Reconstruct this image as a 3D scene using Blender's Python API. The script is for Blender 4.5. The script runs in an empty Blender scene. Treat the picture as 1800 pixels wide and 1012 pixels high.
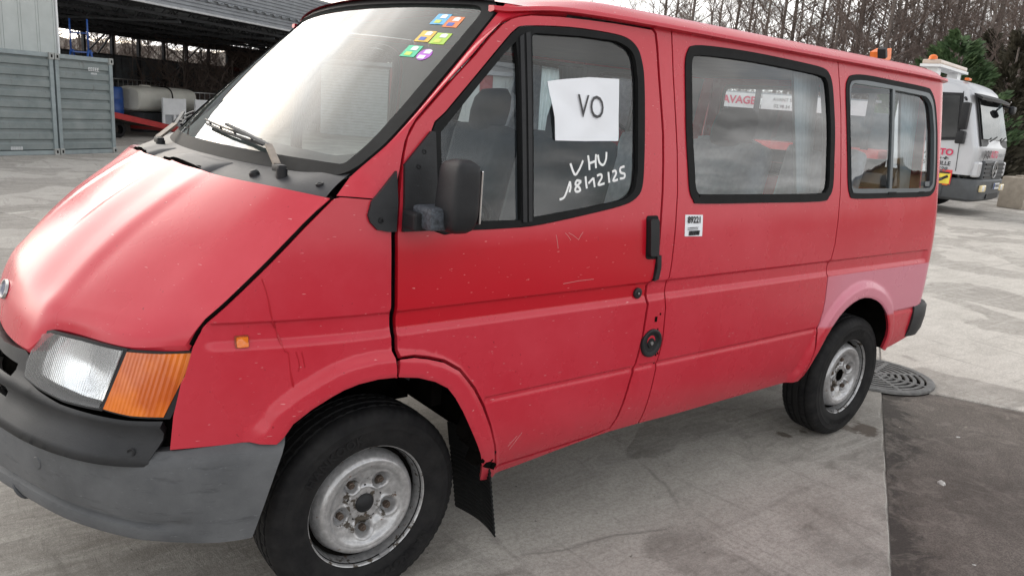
import bpy, bmesh, math, random
import numpy as np
from mathutils import Vector, Matrix
from mathutils.geometry import delaunay_2d_cdt
R = math.radians
scene = bpy.context.scene
COL = scene.collection
random.seed(7)

# ------------------------------------------------------------------ camera
CAMF, CAMC, YAW, PITCH, ROLL = 1329.30, (-1.03122, -2.78788, 1.58043), 0.67296, 0.23400, -0.076617
def cam_basis():
    cy, sy = math.cos(YAW), math.sin(YAW)
    f = Vector((sy*math.cos(PITCH), cy*math.cos(PITCH), -math.sin(PITCH)))
    r = Vector((cy, -sy, 0)); d = f.cross(r)
    c, s = math.cos(ROLL), math.sin(ROLL)
    return c*r+s*d, -s*r+c*d, f
_r, _d, _f = cam_basis()
cd = bpy.data.cameras.new('camera'); cam = bpy.data.objects.new('camera', cd); COL.objects.link(cam)
cd.sensor_width = 36; cd.lens = CAMF/1800*36; cd.clip_start = 0.05; cd.clip_end = 2000
M = Matrix.Identity(4)
for i in range(3):
    M[i][0] = _r[i]; M[i][1] = -_d[i]; M[i][2] = -_f[i]; M[i][3] = CAMC[i]
cam.matrix_world = M
scene.camera = cam

# ------------------------------------------------------------------ sky and sun
SUN_AZ, SUN_EL = -7.0, 20.0            # degrees from +Y towards +X ; elevation
w = bpy.data.worlds.new('World'); scene.world = w; w.use_nodes = True
nt = w.node_tree; N = nt.nodes; L = nt.links; N.clear()
def wn(t, **k):
    n = N.new(t)
    for a, b in k.items(): setattr(n, a, b)
    return n
sky = wn('ShaderNodeTexSky', sky_type='NISHITA', sun_disc=False)
sky.sun_elevation = R(SUN_EL); sky.sun_rotation = R(SUN_AZ); sky.dust_density = 3.0; sky.air_density = 1.0; sky.ozone_density = 1.0
bw = wn('ShaderNodeRGBToBW'); L.new(sky.outputs[0], bw.inputs[0])
tc = wn('ShaderNodeTexCoord'); sep = wn('ShaderNodeSeparateXYZ'); L.new(tc.outputs['Generated'], sep.inputs[0])
zz = wn('ShaderNodeMath', operation='MAXIMUM'); L.new(sep.outputs[2], zz.inputs[0]); zz.inputs[1].default_value = 0.0
za = wn('ShaderNodeMath', operation='ADD'); L.new(zz.outputs[0], za.inputs[0]); za.inputs[1].default_value = 0.18
dx = wn('ShaderNodeMath', operation='DIVIDE'); L.new(sep.outputs[0], dx.inputs[0]); L.new(za.outputs[0], dx.inputs[1])
dy = wn('ShaderNodeMath', operation='DIVIDE'); L.new(sep.outputs[1], dy.inputs[0]); L.new(za.outputs[0], dy.inputs[1])
cx = wn('ShaderNodeCombineXYZ'); L.new(dx.outputs[0], cx.inputs[0]); L.new(dy.outputs[0], cx.inputs[1])
mp = wn('ShaderNodeMapping'); mp.inputs['Scale'].default_value = (0.55, 1.0, 1); mp.inputs['Rotation'].default_value = (0, 0, R(25)); mp.inputs['Location'].default_value = (3.1, 1.7, 0)
L.new(cx.outputs[0], mp.inputs[0])
no = wn('ShaderNodeTexNoise'); no.inputs['Scale'].default_value = 1.9; no.inputs['Detail'].default_value = 8; no.inputs['Roughness'].default_value = 0.55; no.inputs['Distortion'].default_value = 0.5
L.new(mp.outputs[0], no.inputs[0])
cov = wn('ShaderNodeValToRGB'); cov.color_ramp.elements[0].position = 0.34; cov.color_ramp.elements[0].color = (0.25, 0.25, 0.25, 1); cov.color_ramp.elements[1].position = 0.55; cov.color_ramp.elements[1].color = (1, 1, 1, 1)
L.new(no.outputs[0], cov.inputs[0])
no2 = wn('ShaderNodeTexNoise'); no2.inputs['Scale'].default_value = 3.6; no2.inputs['Detail'].default_value = 6
L.new(mp.outputs[0], no2.inputs[0])
shd = wn('ShaderNodeMapRange'); shd.inputs[1].default_value = 0.35; shd.inputs[2].default_value = 0.68; shd.inputs[3].default_value = 1.30; shd.inputs[4].default_value = 0.58
L.new(no2.outputs[0], shd.inputs[0])
q1 = wn('ShaderNodeMath', operation='MULTIPLY_ADD'); L.new(bw.outputs[0], q1.inputs[0]); q1.inputs[1].default_value = 1/25.0; q1.inputs[2].default_value = 1.0
q2 = wn('ShaderNodeMath', operation='DIVIDE'); L.new(bw.outputs[0], q2.inputs[0]); L.new(q1.outputs[0], q2.inputs[1])      # soft limit round the sun
cb = wn('ShaderNodeMath', operation='MULTIPLY_ADD'); L.new(q2.outputs[0], cb.inputs[0]); cb.inputs[1].default_value = 1.0; cb.inputs[2].default_value = 4.0
# thin cloud lit from behind: aureole round the hidden sun, and brighter haze towards the horizon
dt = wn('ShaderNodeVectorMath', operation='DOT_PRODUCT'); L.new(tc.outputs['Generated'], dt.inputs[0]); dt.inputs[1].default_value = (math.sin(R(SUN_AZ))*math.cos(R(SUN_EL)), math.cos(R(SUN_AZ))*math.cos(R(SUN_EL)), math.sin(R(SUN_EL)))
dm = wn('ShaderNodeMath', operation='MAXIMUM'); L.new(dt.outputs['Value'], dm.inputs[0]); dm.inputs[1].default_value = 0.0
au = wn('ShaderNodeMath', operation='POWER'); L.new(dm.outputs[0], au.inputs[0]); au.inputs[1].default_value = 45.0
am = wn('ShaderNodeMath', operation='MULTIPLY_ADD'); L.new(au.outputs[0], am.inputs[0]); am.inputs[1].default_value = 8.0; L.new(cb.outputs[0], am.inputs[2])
hz1 = wn('ShaderNodeMath', operation='SUBTRACT'); hz1.inputs[0].default_value = 1.0; L.new(zz.outputs[0], hz1.inputs[1])
hz2 = wn('ShaderNodeMath', operation='POWER'); L.new(hz1.outputs[0], hz2.inputs[0]); hz2.inputs[1].default_value = 5.0
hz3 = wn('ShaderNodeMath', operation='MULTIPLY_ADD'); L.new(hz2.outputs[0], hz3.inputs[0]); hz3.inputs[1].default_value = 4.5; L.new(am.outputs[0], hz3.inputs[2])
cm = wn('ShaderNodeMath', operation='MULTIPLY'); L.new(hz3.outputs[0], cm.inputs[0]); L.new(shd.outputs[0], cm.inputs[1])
cc = wn('ShaderNodeCombineColor')
for i, k in enumerate((1.0, 0.985, 0.965)):
    m_ = wn('ShaderNodeMath', operation='MULTIPLY'); L.new(cm.outputs[0], m_.inputs[0]); m_.inputs[1].default_value = k; L.new(m_.outputs[0], cc.inputs[i])
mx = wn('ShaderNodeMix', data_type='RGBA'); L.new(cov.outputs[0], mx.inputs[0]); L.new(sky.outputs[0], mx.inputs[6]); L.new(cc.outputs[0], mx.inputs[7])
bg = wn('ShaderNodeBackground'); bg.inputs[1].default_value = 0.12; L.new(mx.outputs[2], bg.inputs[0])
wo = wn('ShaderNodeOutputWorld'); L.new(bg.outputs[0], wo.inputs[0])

sl = bpy.data.lights.new('sun', 'SUN'); sl.energy = 0.6; sl.angle = R(80); sl.color = (1, 0.92, 0.80)
so = bpy.data.objects.new('sun', sl); COL.objects.link(so)
sd = Vector((math.sin(R(SUN_AZ))*math.cos(R(SUN_EL)), math.cos(R(SUN_AZ))*math.cos(R(SUN_EL)), math.sin(R(SUN_EL))))
so.rotation_euler = sd.to_track_quat('Z', 'Y').to_euler()

scene.view_settings.view_transform = 'Standard'; scene.view_settings.look = 'None'
scene.view_settings.exposure = 1.05; scene.view_settings.gamma = 1.0; scene.view_settings.use_curve_mapping = False
scene.render.engine = 'CYCLES'
scene.cycles.max_bounces = 8; scene.cycles.transparent_max_bounces = 16

# ------------------------------------------------------------------ materials
MATS = {}
class MB:
    """small node-material builder"""
    def __init__(s, name):
        s.m = bpy.data.materials.new(name); s.m.use_nodes = True; s.t = s.m.node_tree; s.n = s.t.nodes; s.l = s.t.links
        s.b = s.n['Principled BSDF']; MATS[name] = s.m
        s.tc = s.n.new('ShaderNodeTexCoord')
    def node(s, t, ins=None, **k):
        n = s.n.new(t)
        for a, b in k.items(): setattr(n, a, b)
        for a, b in (ins or {}).items():
            if isinstance(b, bpy.types.NodeSocket): s.l.new(b, n.inputs[a])
            else: n.inputs[a].default_value = b
        return n
    def map(s, scale=(1,1,1), rot=(0,0,0), loc=(0,0,0), src=None):
        return s.node('ShaderNodeMapping', {0: src or s.tc.outputs['Object'], 'Scale': scale, 'Rotation': rot, 'Location': loc}).outputs[0]
    def noise(s, scale, detail=4, rough=0.5, vec=None, dist=0.0):
        n = s.node('ShaderNodeTexNoise', {0: vec or s.tc.outputs['Object'], 'Scale': scale, 'Detail': detail, 'Roughness': rough, 'Distortion': dist})
        return n.outputs[0]
    def ramp(s, fac, stops):
        n = s.node('ShaderNodeValToRGB', {0: fac}); e = n.color_ramp.elements
        while len(e) > len(stops): e.remove(e[-1])
        while len(e) < len(stops): e.new(0.5)
        for i, (p, c) in enumerate(stops):
            e[i].position = p; e[i].color = (c, c, c, 1) if isinstance(c, (int, float)) else (*c, 1)
        return n.outputs[0]
    def mix(s, fac, a, b, blend='MIX'):
        n = s.node('ShaderNodeMix', data_type='RGBA', blend_type=blend)
        for i, v in ((0, fac), (6, a), (7, b)):
            if isinstance(v, bpy.types.NodeSocket): s.l.new(v, n.inputs[i])
            else: n.inputs[i].default_value = v if i == 0 else (*v, 1)
        return n.outputs[2]
    def math(s, op, a, b=0.0, c=0.0):
        n = s.node('ShaderNodeMath', operation=op)
        for i, v in enumerate((a, b, c)):
            if isinstance(v, bpy.types.NodeSocket): s.l.new(v, n.inputs[i])
            else: n.inputs[i].default_value = v
        return n.outputs[0]
    def set(s, **k):
        nm = {'color': 'Base Color', 'rough': 'Roughness', 'metal': 'Metallic', 'spec': 'Specular IOR Level', 'coat': 'Coat Weight', 'coatr': 'Coat Roughness', 'normal': 'Normal', 'trans': 'Transmission Weight', 'alpha': 'Alpha'}
        for a, v in k.items():
            i = s.b.inputs[nm[a]]
            if isinstance(v, bpy.types.NodeSocket): s.l.new(v, i)
            elif a == 'color': i.default_value = (*v, 1)
            else: i.default_value = v
        return s
    def bump(s, h, strength=0.2, dist=0.01):
        s.l.new(s.node('ShaderNodeBump', {'Height': h, 'Strength': strength, 'Distance': dist}).outputs[0], s.b.inputs['Normal']); return s

def plain(name, c, rough=0.5, metal=0.0, var=0.15, scale=6.0, spec=0.5, bump=0.0, bscale=60):
    b = MB(name)
    f = b.noise(scale, 5, 0.6)
    d = tuple(x*(1-var) for x in c); e = tuple(min(1, x*(1+var)) for x in c)
    b.set(color=b.ramp(f, [(0.3, d), (0.7, e)]), rough=rough, metal=metal, spec=spec)
    if bump: b.bump(b.noise(bscale, 3), bump, 0.004)
    return b.m

# red van paint: chalky, faded, with a better kept (glossier) upper door and a bleached rear quarter
def paint(name, upper=False, quarter=False):
    b = MB(name)
    n1 = b.noise(2.2, 5, 0.6); n2 = b.noise(26, 4, 0.6)
    base = b.mix(b.ramp(n1, [(0.35, 0), (0.7, 1)]), (0.50, 0.020, 0.038), (0.54, 0.036, 0.058))
    base = b.mix(b.ramp(n2, [(0.45, 0), (0.75, 0.25)]), base, (0.58, 0.045, 0.07))
    rough = b.ramp(n1, [(0.3, 0.22), (0.7, 0.33)])
    sp = b.node('ShaderNodeSeparateXYZ', {0: b.tc.outputs['Object']})
    if upper:
        wob = b.math('MULTIPLY_ADD', b.noise(5, 3, vec=b.map((1, 1, 3))), 0.10, -0.05)
        z = b.math('ADD', sp.outputs[2], wob)
        lo = b.math('GREATER_THAN', sp.outputs[2], 0.937)
        hi = b.node('ShaderNodeMapRange', {0: z, 1: 1.15, 2: 1.24, 3: 1.0, 4: 0.25}).outputs[0]
        fr = b.node('ShaderNodeMapRange', {0: b.math('ADD', sp.outputs[0], wob), 1: 1.16, 2: 1.06, 3: 0.2, 4: 1.0}).outputs[0]
        k = b.math('MULTIPLY', b.math('MULTIPLY', lo, hi), fr)
        base = b.mix(b.math('MULTIPLY', k, .85), base, (0.47, 0.004, 0.014))
        rough = b.mix(k, rough, (0.22, 0.22, 0.22))
    if quarter:
        wob = b.math('MULTIPLY_ADD', b.noise(4, 3), 0.12, -0.06)
        x = b.math('ADD', sp.outputs[0], wob)
        kz = b.node('ShaderNodeMapRange', {0: sp.outputs[2], 1: 0.912, 2: 0.918, 3: 1, 4: 0}).outputs[0]
        kl = b.node('ShaderNodeMapRange', {0: sp.outputs[2], 1: 0.655, 2: 0.67, 3: 0, 4: 1}).outputs[0]
        kx = b.node('ShaderNodeMapRange', {0: x, 1: 2.33, 2: 2.5, 3: 0.6, 4: 0.75}).outputs[0]
        k = b.math('MULTIPLY', b.math('MULTIPLY', kz, kl), kx)
        base = b.mix(k, base, (0.62, 0.25, 0.33))
    # paint drips, chips and specks
    chip = b.math('GREATER_THAN', b.noise(75, 2, 0.5), 0.745)
    base = b.mix(b.math('MULTIPLY', chip, 0.7), base, (0.25, 0.012, 0.02))
    scr = b.math('GREATER_THAN', b.noise(40, 2, 0.4, vec=b.map((1, 1, 6), loc=(4, 2, 9))), 0.755)
    base = b.mix(b.math('MULTIPLY', scr, 0.55), base, (0.75, 0.42, 0.42))
    # blotchy darker red towards bottom edges by height
    dz = b.node('ShaderNodeMapRange', {0: sp.outputs[2], 1: 0.55, 2: 0.36, 3: 0, 4: 1}).outputs[0]
    lowmix = b.math('MULTIPLY', b.math('MULTIPLY', dz, b.noise(14, 5, 0.7)), 0.45)
    base = b.mix(lowmix, base, (0.16, 0.06, 0.06))
    b.set(color=base, rough=rough, spec=0.45, coat=0.0)
    b.bump(b.noise(5, 3, 0.5), 0.06, 0.012)
    return b.m
RED = paint('red_paint'); RED_DOOR = paint('red_paint_door', upper=True); RED_Q = paint('red_paint_quarter', quarter=True)

def plastic(name, c, fade, rough=0.55):
    b = MB(name)
    n = b.noise(5, 6, 0.65); n2 = b.noise(9, 6, 0.7, vec=b.map((1, 1, 5)))
    col = b.mix(b.ramp(n, [(0.3, 0), (0.75, 1)]), c, fade)
    sc = b.ramp(n2, [(0.56, 0), (0.68, 0.45)])
    col = b.mix(sc, col, tuple(x*0.5 for x in c))
    s3 = b.ramp(b.noise(30, 6, 0.75, vec=b.map((1, 1, 4), loc=(3, 1, 2))), [(0.62, 0), (0.70, 0.5)])
    col = b.mix(s3, col, tuple(min(1, x*1.7) for x in fade))
    b.set(color=col, rough=rough, spec=0.3); b.bump(b.noise(180, 2), 0.2, 0.002)
    return b.m
BLACKP = plastic('black_plastic', (0.011, 0.0115, 0.013), (0.022, 0.0225, 0.025), 0.5)
DARKP = plastic('dark_trim_plastic', (0.018, 0.019, 0.021), (0.036, 0.037, 0.04), 0.5)
BUMPERP = plastic('bumper_plastic', (0.070, 0.073, 0.078), (0.125, 0.129, 0.135), 0.55)
COWLP = plastic('cowl_plastic', (0.022, 0.023, 0.026), (0.05, 0.05, 0.054), 0.5)
RUBBER = plain('rubber_seal', (0.008, 0.0085, 0.009), 0.7, 0, 0.3, 30, 0.2)
GREYFR = plain('grey_window_frame', (0.10, 0.115, 0.125), 0.4, 0.3, 0.1, 20)
DARK = plain('underbody_dark', (0.006, 0.0055, 0.005), 0.95, 0, 0.5, 9, 0.0)
INTER = plain('interior_grey', (0.045, 0.05, 0.058), 0.85, 0, 0.15, 12)
INTERL = plain('interior_liner', (0.22, 0.24, 0.26), 0.8, 0, 0.1, 8)
SEATM = plain('seat_cloth', (0.05, 0.058, 0.072), 0.95, 0, 0.15, 40)
SEATL = plain('seat_cover_cloth', (0.26, 0.29, 0.33), 0.95, 0, 0.2, 30)
CHROME = plain('worn_metal', (0.42, 0.42, 0.42), 0.35, 0.8, 0.2, 40)
WHITEP = plain('white_paint', (0.72, 0.73, 0.74), 0.4, 0, 0.06, 5)
ORANGE = plain('orange_plastic', (0.75, 0.16, 0.02), 0.4, 0, 0.1, 8)
BLUEP = plain('blue_plastic', (0.012, 0.06, 0.24), 0.45, 0, 0.2, 6)
INK = plain('black_ink', (0.012, 0.012, 0.014), 0.6, 0, 0.1, 20)
CHALK = plain('white_marker', (0.85, 0.86, 0.86), 0.7, 0, 0.05, 90)
PAPERM = plain('white_paper', (0.80, 0.82, 0.86), 0.8, 0, 0.03, 3)
REDL = plain('red_lettering', (0.60, 0.03, 0.10), 0.5, 0, 0.05, 9)
STEEL = plain('dark_steel', (0.05, 0.053, 0.058), 0.6, 0.3, 0.3, 10)

def glass(name, tint, refl=1.75, haze=0.0, hazec=(0.5, 0.52, 0.52)):
    b = MB(name); n, l = b.n, b.l
    tr = b.node('ShaderNodeBsdfTransparent', {0: (*tint, 1)})
    gl = b.node('ShaderNodeBsdfGlossy', {'Color': (1, 1, 1, 1), 'Roughness': 0.015})
    fr = b.node('ShaderNodeFresnel', {0: refl})
    bm = b.node('ShaderNodeBump', {'Height': b.noise(3.0, 2), 'Strength': 0.06, 'Distance': 0.02})
    l.new(bm.outputs[0], gl.inputs['Normal'])
    mix = b.node('ShaderNodeMixShader', {0: fr.outputs[0], 1: tr.outputs[0], 2: gl.outputs[0]})
    out = n['Material Output']
    if haze:
        df = b.node('ShaderNodeBsdfDiffuse', {0: (*hazec, 1)})
        hz = b.math('MULTIPLY', b.ramp(b.noise(3.5, 6, 0.65), [(0.3, 0.5), (0.75, 1.3)]), haze)
        mix = b.node('ShaderNodeMixShader', {0: hz, 1: mix.outputs[0], 2: df.outputs[0]})
    l.new(mix.outputs[0], out.inputs[0])
    return b.m
GLASS = glass('side_glass', (0.88, 0.92, 0.93), 1.62, 0.004)
GLASSD = glass('door_glass', (0.88, 0.91, 0.92), 1.45, 0.008)
GLASSW = glass('windshield_glass', (0.55, 0.62, 0.60), 1.52, 0.065, (0.36, 0.42, 0.39))

# ------------------------------------------------------------------ object helpers
def empty(name, loc=(0,0,0), rz=0, label=None, cat=None, group=None, parent=None):
    o = bpy.data.objects.new(name, None); COL.objects.link(o); o.location = loc; o.rotation_euler = (0, 0, rz); o.empty_display_size = 0.2
    tag(o, label, cat, group)
    if parent: attach(o, parent)
    return o
def tag(o, label=None, cat=None, group=None, kind=None):
    if label: o['label'] = label
    if cat: o['category'] = cat
    if group: o['group'] = group
    if kind: o['kind'] = kind
    return o
def wmat(o):
    m = Matrix.LocRotScale(o.location, o.rotation_euler, o.scale)
    if o.parent: m = wmat(o.parent) @ o.matrix_parent_inverse @ m
    return m
def attach(o, p, local=False):
    o.parent = p
    if not local: o.matrix_parent_inverse = wmat(p).inverted()
def mesh(name, V, F, mat, parent=None, smooth=False, local=False, normals=None, fm=None):
    me = bpy.data.meshes.new(name); me.from_pydata([tuple(v) for v in V], [], F)
    ms = mat if isinstance(mat, (list, tuple)) else [mat]
    for m_ in ms: me.materials.append(m_)
    if fm is not None: me.polygons.foreach_set('material_index', fm)
    if smooth: me.polygons.foreach_set('use_smooth', [True]*len(me.polygons))
    me.update()
    if normals is not None: me.normals_split_custom_set_from_vertices([tuple(n) for n in normals])
    o = bpy.data.objects.new(name, me); COL.objects.link(o)
    if parent: attach(o, parent, local)
    return o
class G:
    """collects simple solids into one mesh"""
    def __init__(s): s.V = []; s.F = []
    def add(s, V, F):
        k = len(s.V); s.V += [tuple(v) for v in V]; s.F += [tuple(i+k for i in f) for f in F]; return s
    def box(s, c, d, ax=None, bev=0.0):
        """box centre c, size d, ax: 3 axes"""
        X, Y, Z = ax or (Vector((1,0,0)), Vector((0,1,0)), Vector((0,0,1))); c = Vector(c)
        hx, hy, hz = d[0]/2, d[1]/2, d[2]/2
        if bev <= 0:
            vs = [c+X*sx*hx+Y*sy*hy+Z*sz*hz for sx in (-1,1) for sy in (-1,1) for sz in (-1,1)]
            return s.add(vs, [(0,1,3,2),(4,6,7,5),(0,4,5,1),(2,3,7,6),(0,2,6,4),(1,5,7,3)])
        bm = bmesh.new(); bmesh.ops.create_cube(bm, size=1)
        bmesh.ops.scale(bm, vec=d, verts=bm.verts); bmesh.ops.bevel(bm, geom=bm.edges[:], offset=bev, segments=2, affect='EDGES', profile=0.6)
        vs = [c+X*v.co.x+Y*v.co.y+Z*v.co.z for v in bm.verts]; bm.verts.index_update()
        fs = [[v.index for v in f.verts] for f in bm.faces]; bm.free(); return s.add(vs, fs)
    def bar(s, a, b, w, h=None, up=(0,0,1)):
        a, b = Vector(a), Vector(b); X = (b-a); ln = X.length; X.normalize(); U = Vector(up)
        if abs(X.dot(U)) > 0.98: U = Vector((1,0,0))
        Y = U.cross(X).normalized(); Z = X.cross(Y)
        return s.box((a+b)/2, (ln, w, h or w), (X, Y, Z))
    def tube(s, pts, rad, n=8, cap=True):
        pts = [Vector(p) for p in pts]; k = len(pts); rad = rad if isinstance(rad, (list, tuple)) else [rad]*k
        V = []; F = []; ref = None
        for i, p in enumerate(pts):
            t = (pts[min(i+1, k-1)]-pts[max(i-1, 0)]).normalized()
            if ref is None:
                ref = t.orthogonal().normalized()
            else:
                ref = (ref-t*ref.dot(t)); ref = ref.normalized() if ref.length > 1e-6 else t.orthogonal().normalized()
            b = t.cross(ref)
            for j in range(n):
                a = 2*math.pi*j/n; V.append(p+(ref*math.cos(a)+b*math.sin(a))*rad[i])
        for i in range(k-1):
            for j in range(n): F.append((i*n+j, i*n+(j+1)%n, (i+1)*n+(j+1)%n, (i+1)*n+j))
        if cap: F.append(tuple(range(n))[::-1]); F.append(tuple(range((k-1)*n, k*n)))
        return s.add(V, F)
    def prism(s, poly, h, frame=None):
        """poly 2D in frame (o,X,Y,Z), extruded h along Z"""
        o, X, Y, Z = frame or (Vector(), Vector((1,0,0)), Vector((0,1,0)), Vector((0,0,1)))
        n = len(poly); V = [o+X*a+Y*b for a, b in poly]+[o+X*a+Y*b+Z*h for a, b in poly]
        F = [tuple(range(n))[::-1], tuple(range(n, 2*n))]+[(i, (i+1)%n, n+(i+1)%n, n+i) for i in range(n)]
        return s.add(V, F)
    def lathe(s, prof, n=32, frame=None, closed=False, mod=None):
        """prof: (r, h) around Z of frame"""
        o, X, Y, Z = frame or (Vector(), Vector((1,0,0)), Vector((0,1,0)), Vector((0,0,1)))
        V = []; F = []; k = len(prof)
        for j in range(n):
            a = 2*math.pi*j/n
            for i, (r, h) in enumerate(prof):
                if mod: r, h = mod(i, j, r, h)
                V.append(o+(X*math.cos(a)+Y*math.sin(a))*r+Z*h)
        for j in range(n):
            for i in range(k-1 if not closed else k):
                i2 = (i+1) % k
                F.append((j*k+i, ((j+1)%n)*k+i, ((j+1)%n)*k+i2, j*k+i2))
        return s.add(V, F)
    def build(s, name, mat, parent=None, smooth=False, local=False):
        return mesh(name, s.V, s.F, mat, parent, smooth, local)
def autosmooth(o, ang=35):
    me = o.data
    me.polygons.foreach_set('use_smooth', [True]*len(me.polygons))
    bm = bmesh.new(); bm.from_mesh(me)
    c = R(ang)
    for e in bm.edges:
        e.smooth = not (len(e.link_faces) != 2 or e.calc_face_angle(0) > c)
    bm.to_mesh(me); bm.free(); return o
def copy_tree(o, parent=None):
    c = o.copy(); COL.objects.link(c)
    if parent:
        c.parent = parent; c.matrix_parent_inverse = o.matrix_parent_inverse.copy()
    for ch in KIDS(o): copy_tree(ch, c)
    return c
def KIDS(o): return [x for x in bpy.data.objects if x.parent == o]

def pchip(xs, ys):
    x = np.array(xs, float); y = np.array(ys, float); h = np.diff(x); d = np.diff(y)/h
    m = np.zeros(len(x)); m[0] = d[0]; m[-1] = d[-1]
    for i in range(1, len(x)-1):
        if d[i-1]*d[i] > 0:
            w1 = 2*h[i]+h[i-1]; w2 = h[i]+2*h[i-1]; m[i] = (w1+w2)/(w1/d[i-1]+w2/d[i])
    def f(q):
        q = np.asarray(q, float); i = np.clip(np.searchsorted(x, q)-1, 0, len(h)-1); t = np.clip((q-x[i])/h[i], 0, 1)
        return (1+2*t)*(1-t)**2*y[i]+t*(1-t)**2*h[i]*m[i]+t*t*(3-2*t)*y[i+1]+t*t*(t-1)*h[i]*m[i+1]
    return f
def sstep(a, b, x):
    t = np.clip((np.asarray(x, float)-a)/(b-a), 0, 1); return t*t*(3-2*t)
def inpoly(P, poly):
    P = np.asarray(P); q = np.asarray(poly); r = np.zeros(len(P), bool); j = len(q)-1
    for i in range(len(q)):
        c = ((q[i,1] > P[:,1]) != (q[j,1] > P[:,1]))
        with np.errstate(divide='ignore', invalid='ignore'):
            xx = (q[j,0]-q[i,0])*(P[:,1]-q[i,1])/(q[j,1]-q[i,1])+q[i,0]
        r ^= c & (P[:,0] < xx); j = i
    return r
def resample(poly, step, closed=True):
    out = []; n = len(poly)
    for i in range(n if closed else n-1):
        a = np.array(poly[i], float); b = np.array(poly[(i+1)%n], float); k = max(1, int(math.ceil(np.linalg.norm(b-a)/step)))
        for t in range(k): out.append(tuple(a+(b-a)*t/k))
    if not closed: out.append(tuple(poly[-1]))
    return out
def area2(poly): return 0.5*sum(poly[i][0]*poly[(i+1)%len(poly)][1]-poly[(i+1)%len(poly)][0]*poly[i][1] for i in range(len(poly)))
def inset(poly, d):
    """move a polygon's edges inwards by d (works for mild shapes)"""
    s = 1 if area2(poly) > 0 else -1; n = len(poly); out = []
    for i in range(n):
        p0, p1, p2 = (np.array(poly[(i+k)%n], float) for k in (-1, 0, 1))
        e1 = p1-p0; e2 = p2-p1; e1 /= np.linalg.norm(e1)+1e-9; e2 /= np.linalg.norm(e2)+1e-9
        n1 = np.array((-e1[1], e1[0]))*s; n2 = np.array((-e2[1], e2[0]))*s
        b = n1+n2; k = max(0.35, 1+n1.dot(n2)); out.append(tuple(p1+d*b/k))
    return out
def rounded(poly, r, seg=5):
    """round the corners of a polygon; r number or list"""
    n = len(poly); out = []
    for i in range(n):
        ri = r[i] if isinstance(r, (list, tuple)) else r
        p0, p1, p2 = (np.array(poly[(i+k)%n], float) for k in (-1, 0, 1))
        if ri <= 0: out.append(tuple(p1)); continue
        a = p0-p1; b = p2-p1; la, lb = np.linalg.norm(a), np.linalg.norm(b); ri = min(ri, la*0.49, lb*0.49)
        s_, e_ = p1+a/la*ri, p1+b/lb*ri
        for k in range(seg+1):
            t = k/seg; out.append(tuple((1-t)**2*s_+2*t*(1-t)*p1+t*t*e_))
    return out
def curve2(pts, n=8, closed=False):
    """Catmull-Rom through 2D/3D points"""
    P = [np.array(p, float) for p in pts]; k = len(P); out = []
    for i in range(k if closed else k-1):
        p0 = P[(i-1)%k] if closed or i > 0 else P[0]; p1 = P[i]; p2 = P[(i+1)%k]; p3 = P[(i+2)%k] if closed or i+2 < k else P[-1]
        for j in range(n):
            t = j/n
            out.append(tuple(0.5*((2*p1)+(-p0+p2)*t+(2*p0-5*p1+4*p2-p3)*t*t+(-p0+3*p1-3*p2+p3)*t**3)))
    if not closed: out.append(tuple(P[-1]))
    return out
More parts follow.
